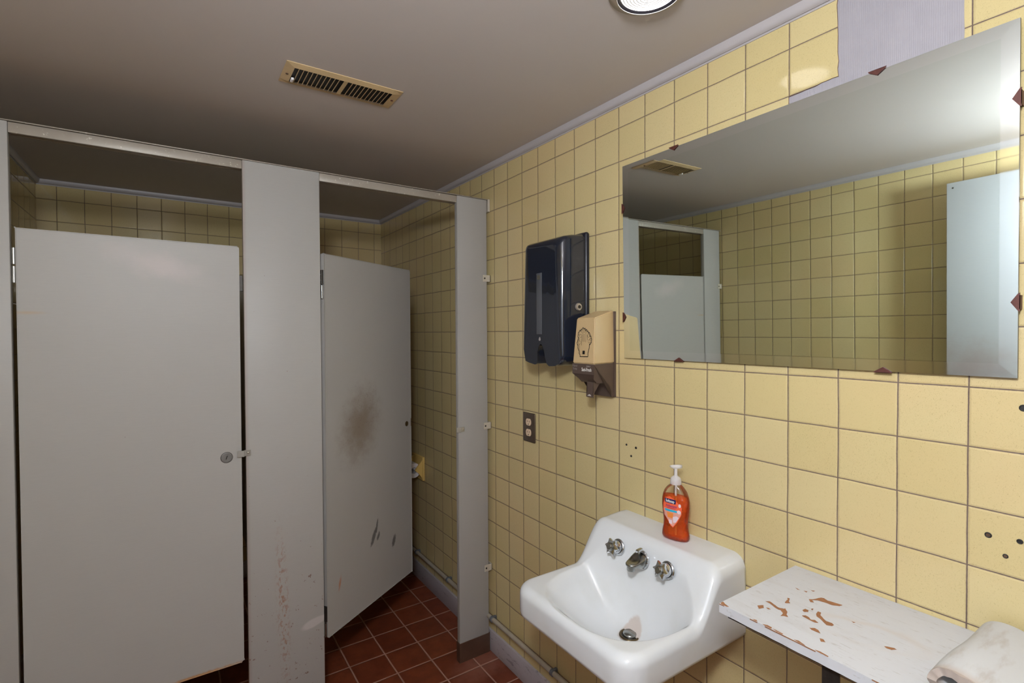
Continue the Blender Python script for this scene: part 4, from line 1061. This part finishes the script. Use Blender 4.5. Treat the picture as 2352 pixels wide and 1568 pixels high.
def lab_text(t_, size, u0_, h0_, mat, bold=0.0, sx=1.0):
    bm = text_verts(t_, size, bold)
    for v in bm.verts: v.co = lab(u0_ + v.co.x * sx, h0_ + v.co.y, 0.0017)
    adopt(newobj('lettering', bm, mat), bot_)
lab_text('Softsoap', 0.0105, -0.0068, 0.1081, M['white_ink'], 0.00025, 0.72)
lab_text('Antibacterial', 0.0080, -0.0030, 0.0950, M['lpurple'], 0.00022, 0.80)
lab_text('with Moisturizers', 0.0040, -0.0030, 0.0893, M['lpurple'], 0.0001, 0.9)

# ------------------------------------------------------------------ shelf on a dark metal frame
ST = Z(-0.552)
m_sh = M['shelf']
bm = bmesh.new()
pts = [(0.9160, 0.6115), (XR - 0.0006, 0.6100), (XR - 0.0006, -0.34), (0.9080, -0.34)]
random.seed(11)
front = []
for k in range(60):
    t_ = k / 60; front.append((0.9080 + 0.008 * t_ + random.uniform(-0.0006, 0.0006), -0.34 + 0.9515 * t_))
poly = [(XR - 0.0006, 0.6100), (XR - 0.0006, -0.34)] + front + [(0.9160, 0.6115)]
prism(bm, [(x, y, ST - 0.018) for x, y in poly], (0, 0, 0.018))
shelf = newobj('wall_shelf', bm, m_sh); thing(shelf, 'white painted plywood shelf with chipped paint to the right of the sink', 'shelf')
CHIPS = [[(0.9714, 0.5628), (0.9826, 0.5565), (0.9732, 0.5502), (0.9621, 0.5545)], [(1.0006, 0.5632), (1.0074, 0.5571), (1.0036, 0.5474), (0.9991, 0.5344), (1.0033, 0.5262), (1.0068, 0.5251), (0.9981, 0.5168), (0.9872, 0.5128), (0.9809, 0.5059), (0.9777, 0.5119), (0.9721, 0.517), (0.9856, 0.519), (0.992, 0.5261), (0.9913, 0.5332), (0.9944, 0.5423), (0.9991, 0.5525)], [(1.0278, 0.5376), (1.0443, 0.5402), (1.0508, 0.5442), (1.0525, 0.5402), (1.0393, 0.5352), (1.0338, 0.5294), (1.0268, 0.5356)], [(1.0817, 0.5166), (1.0881, 0.5115), (1.1087, 0.5052), (1.1118, 0.5009), (1.1076, 0.4918), (1.1108, 0.4793), (1.114, 0.4669), (1.1042, 0.4682), (1.0962, 0.4784), (1.0947, 0.4917), (1.0907, 0.5041), (1.0832, 0.5107), (1.0769, 0.5039), (1.0724, 0.5084)], [(1.0276, 0.503), (1.0384, 0.5021), (1.0371, 0.4952), (1.03, 0.493), (1.0244, 0.4975)], [(1.0074, 0.494), (1.0144, 0.4904), (1.0128, 0.4828), (1.0078, 0.4776), (1.0127, 0.4719), (1.0076, 0.4634), (1.0032, 0.4688), (1.0039, 0.4785), (1.0049, 0.4858)], [(1.038, 0.4818), (1.0489, 0.4833), (1.0497, 0.4782), (1.038, 0.4736), (1.0299, 0.4637), (1.0259, 0.458), (1.0282, 0.4498), (1.0253, 0.4442), (1.0183, 0.4437), (1.0123, 0.4519), (1.0167, 0.4577), (1.0255, 0.4698), (1.0278, 0.4762)], [(0.9771, 0.4656), (0.9851, 0.4589), (0.9837, 0.4531), (0.9748, 0.4446), (0.974, 0.4524), (0.9736, 0.46)], [(0.9591, 0.4391), (0.9612, 0.4339), (0.955, 0.4271), (0.9501, 0.4325)], [(1.0273, 0.3642), (1.0317, 0.3591), (1.0358, 0.3518), (1.0346, 0.3477), (1.0253, 0.3525), (1.0237, 0.3596)],
 [(0.9198, 0.6110), (0.9278, 0.6104), (0.9226, 0.6003), (0.9194, 0.5917), (0.9162, 0.5951), (0.9162, 0.6063)], [(0.9174, 0.5421), (0.9211, 0.5353), (0.9168, 0.5304), (0.9157, 0.536)], [(0.9176, 0.5215), (0.9219, 0.5139), (0.9212, 0.5051), (0.9155, 0.5033), (0.9154, 0.5074), (0.9154, 0.5139)], [(0.9184, 0.5035), (0.919, 0.4941), (0.9188, 0.4831), (0.9152, 0.4829), (0.9152, 0.4939)], [(0.9175, 0.4638), (0.9207, 0.4564), (0.9159, 0.4425), (0.9148, 0.4432), (0.9148, 0.4534)], [(0.9169, 0.4282), (0.9198, 0.4198), (0.9176, 0.4058), (0.9145, 0.4057), (0.9145, 0.4172)],
 [(0.9787, 0.5497), (0.9815, 0.5452), (0.9796, 0.5393), (0.9757, 0.5425)], [(1.1074, 0.5572), (1.1062, 0.5504), (1.1037, 0.5445), (1.1024, 0.55)], [(1.1079, 0.5401), (1.1116, 0.5331), (1.1052, 0.533)], [(1.1232, 0.5326), (1.127, 0.5254), (1.1206, 0.5269)], [(1.0653, 0.431), (1.0674, 0.4247), (1.0622, 0.4259)], [(1.0477, 0.4958), (1.0527, 0.4937), (1.0449, 0.4911), (1.0436, 0.4933)], [(0.9095, 0.10), (0.915, 0.09), (0.914, 0.06), (0.9098, 0.05)]]
random.seed(5)
for pl_ in CHIPS:
    q = []
    for (a, b) in zip(pl_, pl_[1:] + pl_[:1]):
        q.append(a)
        for t_ in (0.35, 0.7):
            q.append((a[0] + (b[0] - a[0]) * t_ + random.uniform(-0.0005, 0.0005), a[1] + (b[1] - a[1]) * t_ + random.uniform(-0.0005, 0.0005)))
    bm = bmesh.new(); f = bm.faces.new([bm.verts.new((x, y, ST + 0.00025)) for x, y in q]); bmesh.ops.triangulate(bm, faces=[f], ngon_method='EAR_CLIP')
    o = newobj('bare_wood_patch', bm, M['chip'], shelf); o['label'] = 'bare brown wood where the paint has flaked off'
for a, b in ((0.425, 0.515), (0.53, 0.545), (0.30, 0.34), (0.18, 0.22), (0.60, 0.6105)):
    x = 0.9080 + 0.008 * ((a + b) / 2 + 0.34) / 0.9515
    bm = bmesh.new(); box(bm, (x - 0.0008, a, ST - 0.0016), (x - 0.0004, b, ST + 0.0002)); newobj('worn_edge', bm, M['wood_edge'], shelf)
# steel angle frame and legs
bm = bmesh.new()
box(bm, (0.9290, -0.33, ST - 0.0285), (0.9320, 0.600, ST - 0.0182)); box(bm, (0.9290, -0.33, ST - 0.0210), (0.9500, 0.600, ST - 0.0182))
box(bm, (0.9325, 0.585, ST - 0.030), (XR - 0.004, 0.588, ST - 0.0182))
box(bm, (XR - 0.006, -0.33, ST - 0.030), (XR - 0.003, 0.584, ST - 0.0182))
newobj('support_frame', bm, M['darkmetal'], shelf)
for y in (0.395, -0.28):
    bm = bmesh.new(); box(bm, (0.9325, y, 0.0), (0.9355, y + 0.028, ST - 0.0215)); box(bm, (0.9360, y + 0.0255, 0.0), (0.962, y + 0.028, ST - 0.0215)); newobj('leg', bm, M['darkmetal'], shelf)
# folded sheet lying on the shelf ----------------------------------------------------------------
rx0, rx1 = 0.945, 1.192
def path_pts():
    # inner face of the folded pad in y-z: over the fold and back underneath
    return [(-0.16, 0.0130), (-0.08, 0.0131), (0.0, 0.0132), (0.06, 0.0133), (0.11, 0.0137), (0.15, 0.0150), (0.185, 0.0195), (0.212, 0.0285), (0.233, 0.0365), (0.250, 0.0390), (0.262, 0.0360), (0.2685, 0.0285), (0.2675, 0.0205), (0.259, 0.0148), (0.242, 0.0127), (0.20, 0.0122), (0.10, 0.0121), (0.0, 0.0120), (-0.16, 0.0120)]
def sheet(bm, path, thick, nx=22, wav=0.004, x0=rx0, x1=rx1):
    import itertools
    # smooth path
    P_ = path
    for _ in range(2):
        Q = [P_[0]]
        for a, b in zip(P_, P_[1:]):
            Q += [(a[0] * .75 + b[0] * .25, a[1] * .75 + b[1] * .25), (a[0] * .25 + b[0] * .75, a[1] * .25 + b[1] * .75)]
        Q.append(P_[-1]); P_ = Q
    n = len(P_); norm = []
    for i in range(n):
        a = P_[max(0, i - 1)]; b = P_[min(n - 1, i + 1)]; d = Vector((b[0] - a[0], b[1] - a[1])).normalized(); norm.append(Vector((-d.y, d.x)))
    G = []
    for s_ in (0, 1):
        rows = []
        for j in range(nx + 1):
            t_ = j / nx; row = []
            for i, (y, z) in enumerate(P_):
                k_ = z / 0.052
                edge = 0.0035 * math.sin(i * 0.9) * (1 if j in (0,) else 0)
                y2 = y - 0.012 * t_ * k_ - 0.018 * t_ * 0 + (0.002 * math.sin(9 * t_ + y * 20)) * k_
                z2 = z * (1 + 0.10 * math.sin(3.1 * t_ + 0.3) * k_ - 0.10 * t_) + wav * 0.4 * k_ * math.sin(30 * y + 4 * t_)
                off = norm[i] * (thick * s_)
                zz = max(0.0006 + (0 if s_ == 0 else thick * 0.0), z2 + off.y)
                xx = x0 + (x1 - x0) * t_ + (0.0022 * math.sin(i * 0.63 + 1) + 0.0014 * math.sin(i * 1.7)) * (1 - t_) ** 6
                row.append(bm.verts.new((xx, y2 + off.x, ST + zz)))
            rows.append(row)
        G.append(rows)
    for s_ in (0, 1):
        for j in range(nx):
            for i in range(n - 1):
                q = (G[s_][j][i], G[s_][j][i + 1], G[s_][j + 1][i + 1], G[s_][j + 1][i]); bm.faces.new(q)
    for i in range(n - 1):
        bm.faces.new((G[0][0][i], G[0][0][i + 1], G[1][0][i + 1], G[1][0][i])); bm.faces.new((G[0][nx][i], G[0][nx][i + 1], G[1][nx][i + 1], G[1][nx][i]))
    for j in range(nx):
        bm.faces.new((G[0][j][0], G[0][j + 1][0], G[1][j + 1][0], G[1][j][0])); bm.faces.new((G[0][j][-1], G[0][j + 1][-1], G[1][j + 1][-1], G[1][j][-1]))
bm = bmesh.new(); sheet(bm, path_pts(), 0.0112)
fs = newobj('folded_sheet', bm, M['rolled'], None, True); auto(fs, 50); thing(fs, 'folded over white sheet with brown stained edge lying on the right of the shelf', 'folded sheet')

# ------------------------------------------------------------------ pipe along the wall
pz = Z(-1.303); px_ = XR - 0.020
pp = empty('water_pipe', (px_, 1.5, pz), 'thin grey painted pipe running low along the tiled wall above the baseboard', 'pipe')
bm = bmesh.new(); cyl(bm, (px_, YN + 0.002, pz), (px_, YB - 0.002, pz), 0.0098, 20); adopt(auto(newobj('pipe_run', bm, M['pipe'])), pp)
for y in (-0.25, 0.62, 1.062, 1.506, 1.945, 2.39, 2.80, 3.24):
    bm = bmesh.new(); cyl(bm, (px_, y - 0.0075, pz), (px_, y + 0.0075, pz), 0.0135, 22, 0.0015); box(bm, (px_, y - 0.006, pz - 0.012), (XR, y + 0.006, pz + 0.012), 0.001, 1)
    adopt(auto(newobj('pipe_clamp', bm, M['clamp'])), pp)

# ------------------------------------------------------------------ toilet roll holder in the open stall
th = empty('toilet_roll_holder', (XR, 2.80, Z(-0.79)), 'yellow ceramic toilet roll holder on the tiled wall inside the open stall', 'toilet roll holder')
bm = bmesh.new(); box(bm, (XR - 0.014, 2.720, Z(-0.862)), (XR, 2.880, Z(-0.722)), 0.005, 3); adopt(auto(newobj('back_plate', bm, M['ceramic']), 50), th)
for y in (2.728, 2.862):
    bm = bmesh.new(); pts = [(XR - 0.012, Z(-0.735)), (XR - 0.024, Z(-0.750)), (XR - 0.040, Z(-0.770)), (XR - 0.052, Z(-0.783)), (XR - 0.056, Z(-0.792)), (XR - 0.052, Z(-0.801)), (XR - 0.038, Z(-0.812)), (XR - 0.024, Z(-0.834)), (XR - 0.012, Z(-0.852))]
    prism(bm, [(x, y, z) for x, z in pts], (0, 0.011, 0)); bmesh.ops.bevel(bm, geom=[e for e in bm.edges if e.calc_face_angle(0) > 0.9], offset=0.0025, segments=2, affect='EDGES'); adopt(auto(newobj('arm', bm, M['ceramic']), 50), th)
bm = bmesh.new(); cyl(bm, (XR - 0.049, 2.738, Z(-0.792)), (XR - 0.049, 2.863, Z(-0.792)), 0.006, 16); adopt(newobj('roller', bm, M['white_rim'], None, True), th)
bm = bmesh.new(); lathe(bm, [(0.0185, 0), (0.0425, 0), (0.043, 0.002), (0.043, 0.110), (0.0425, 0.112), (0.0185, 0.112), (0.0185, 0)], (XR - 0.0585, 2.745, Z(-0.792 - 0.006)), (0, 1, 0), 44)
tr_ = auto(newobj('toilet_roll', bm, M['tissue'])); thing(tr_, 'white toilet paper roll in the yellow ceramic holder inside the open stall', 'toilet roll')
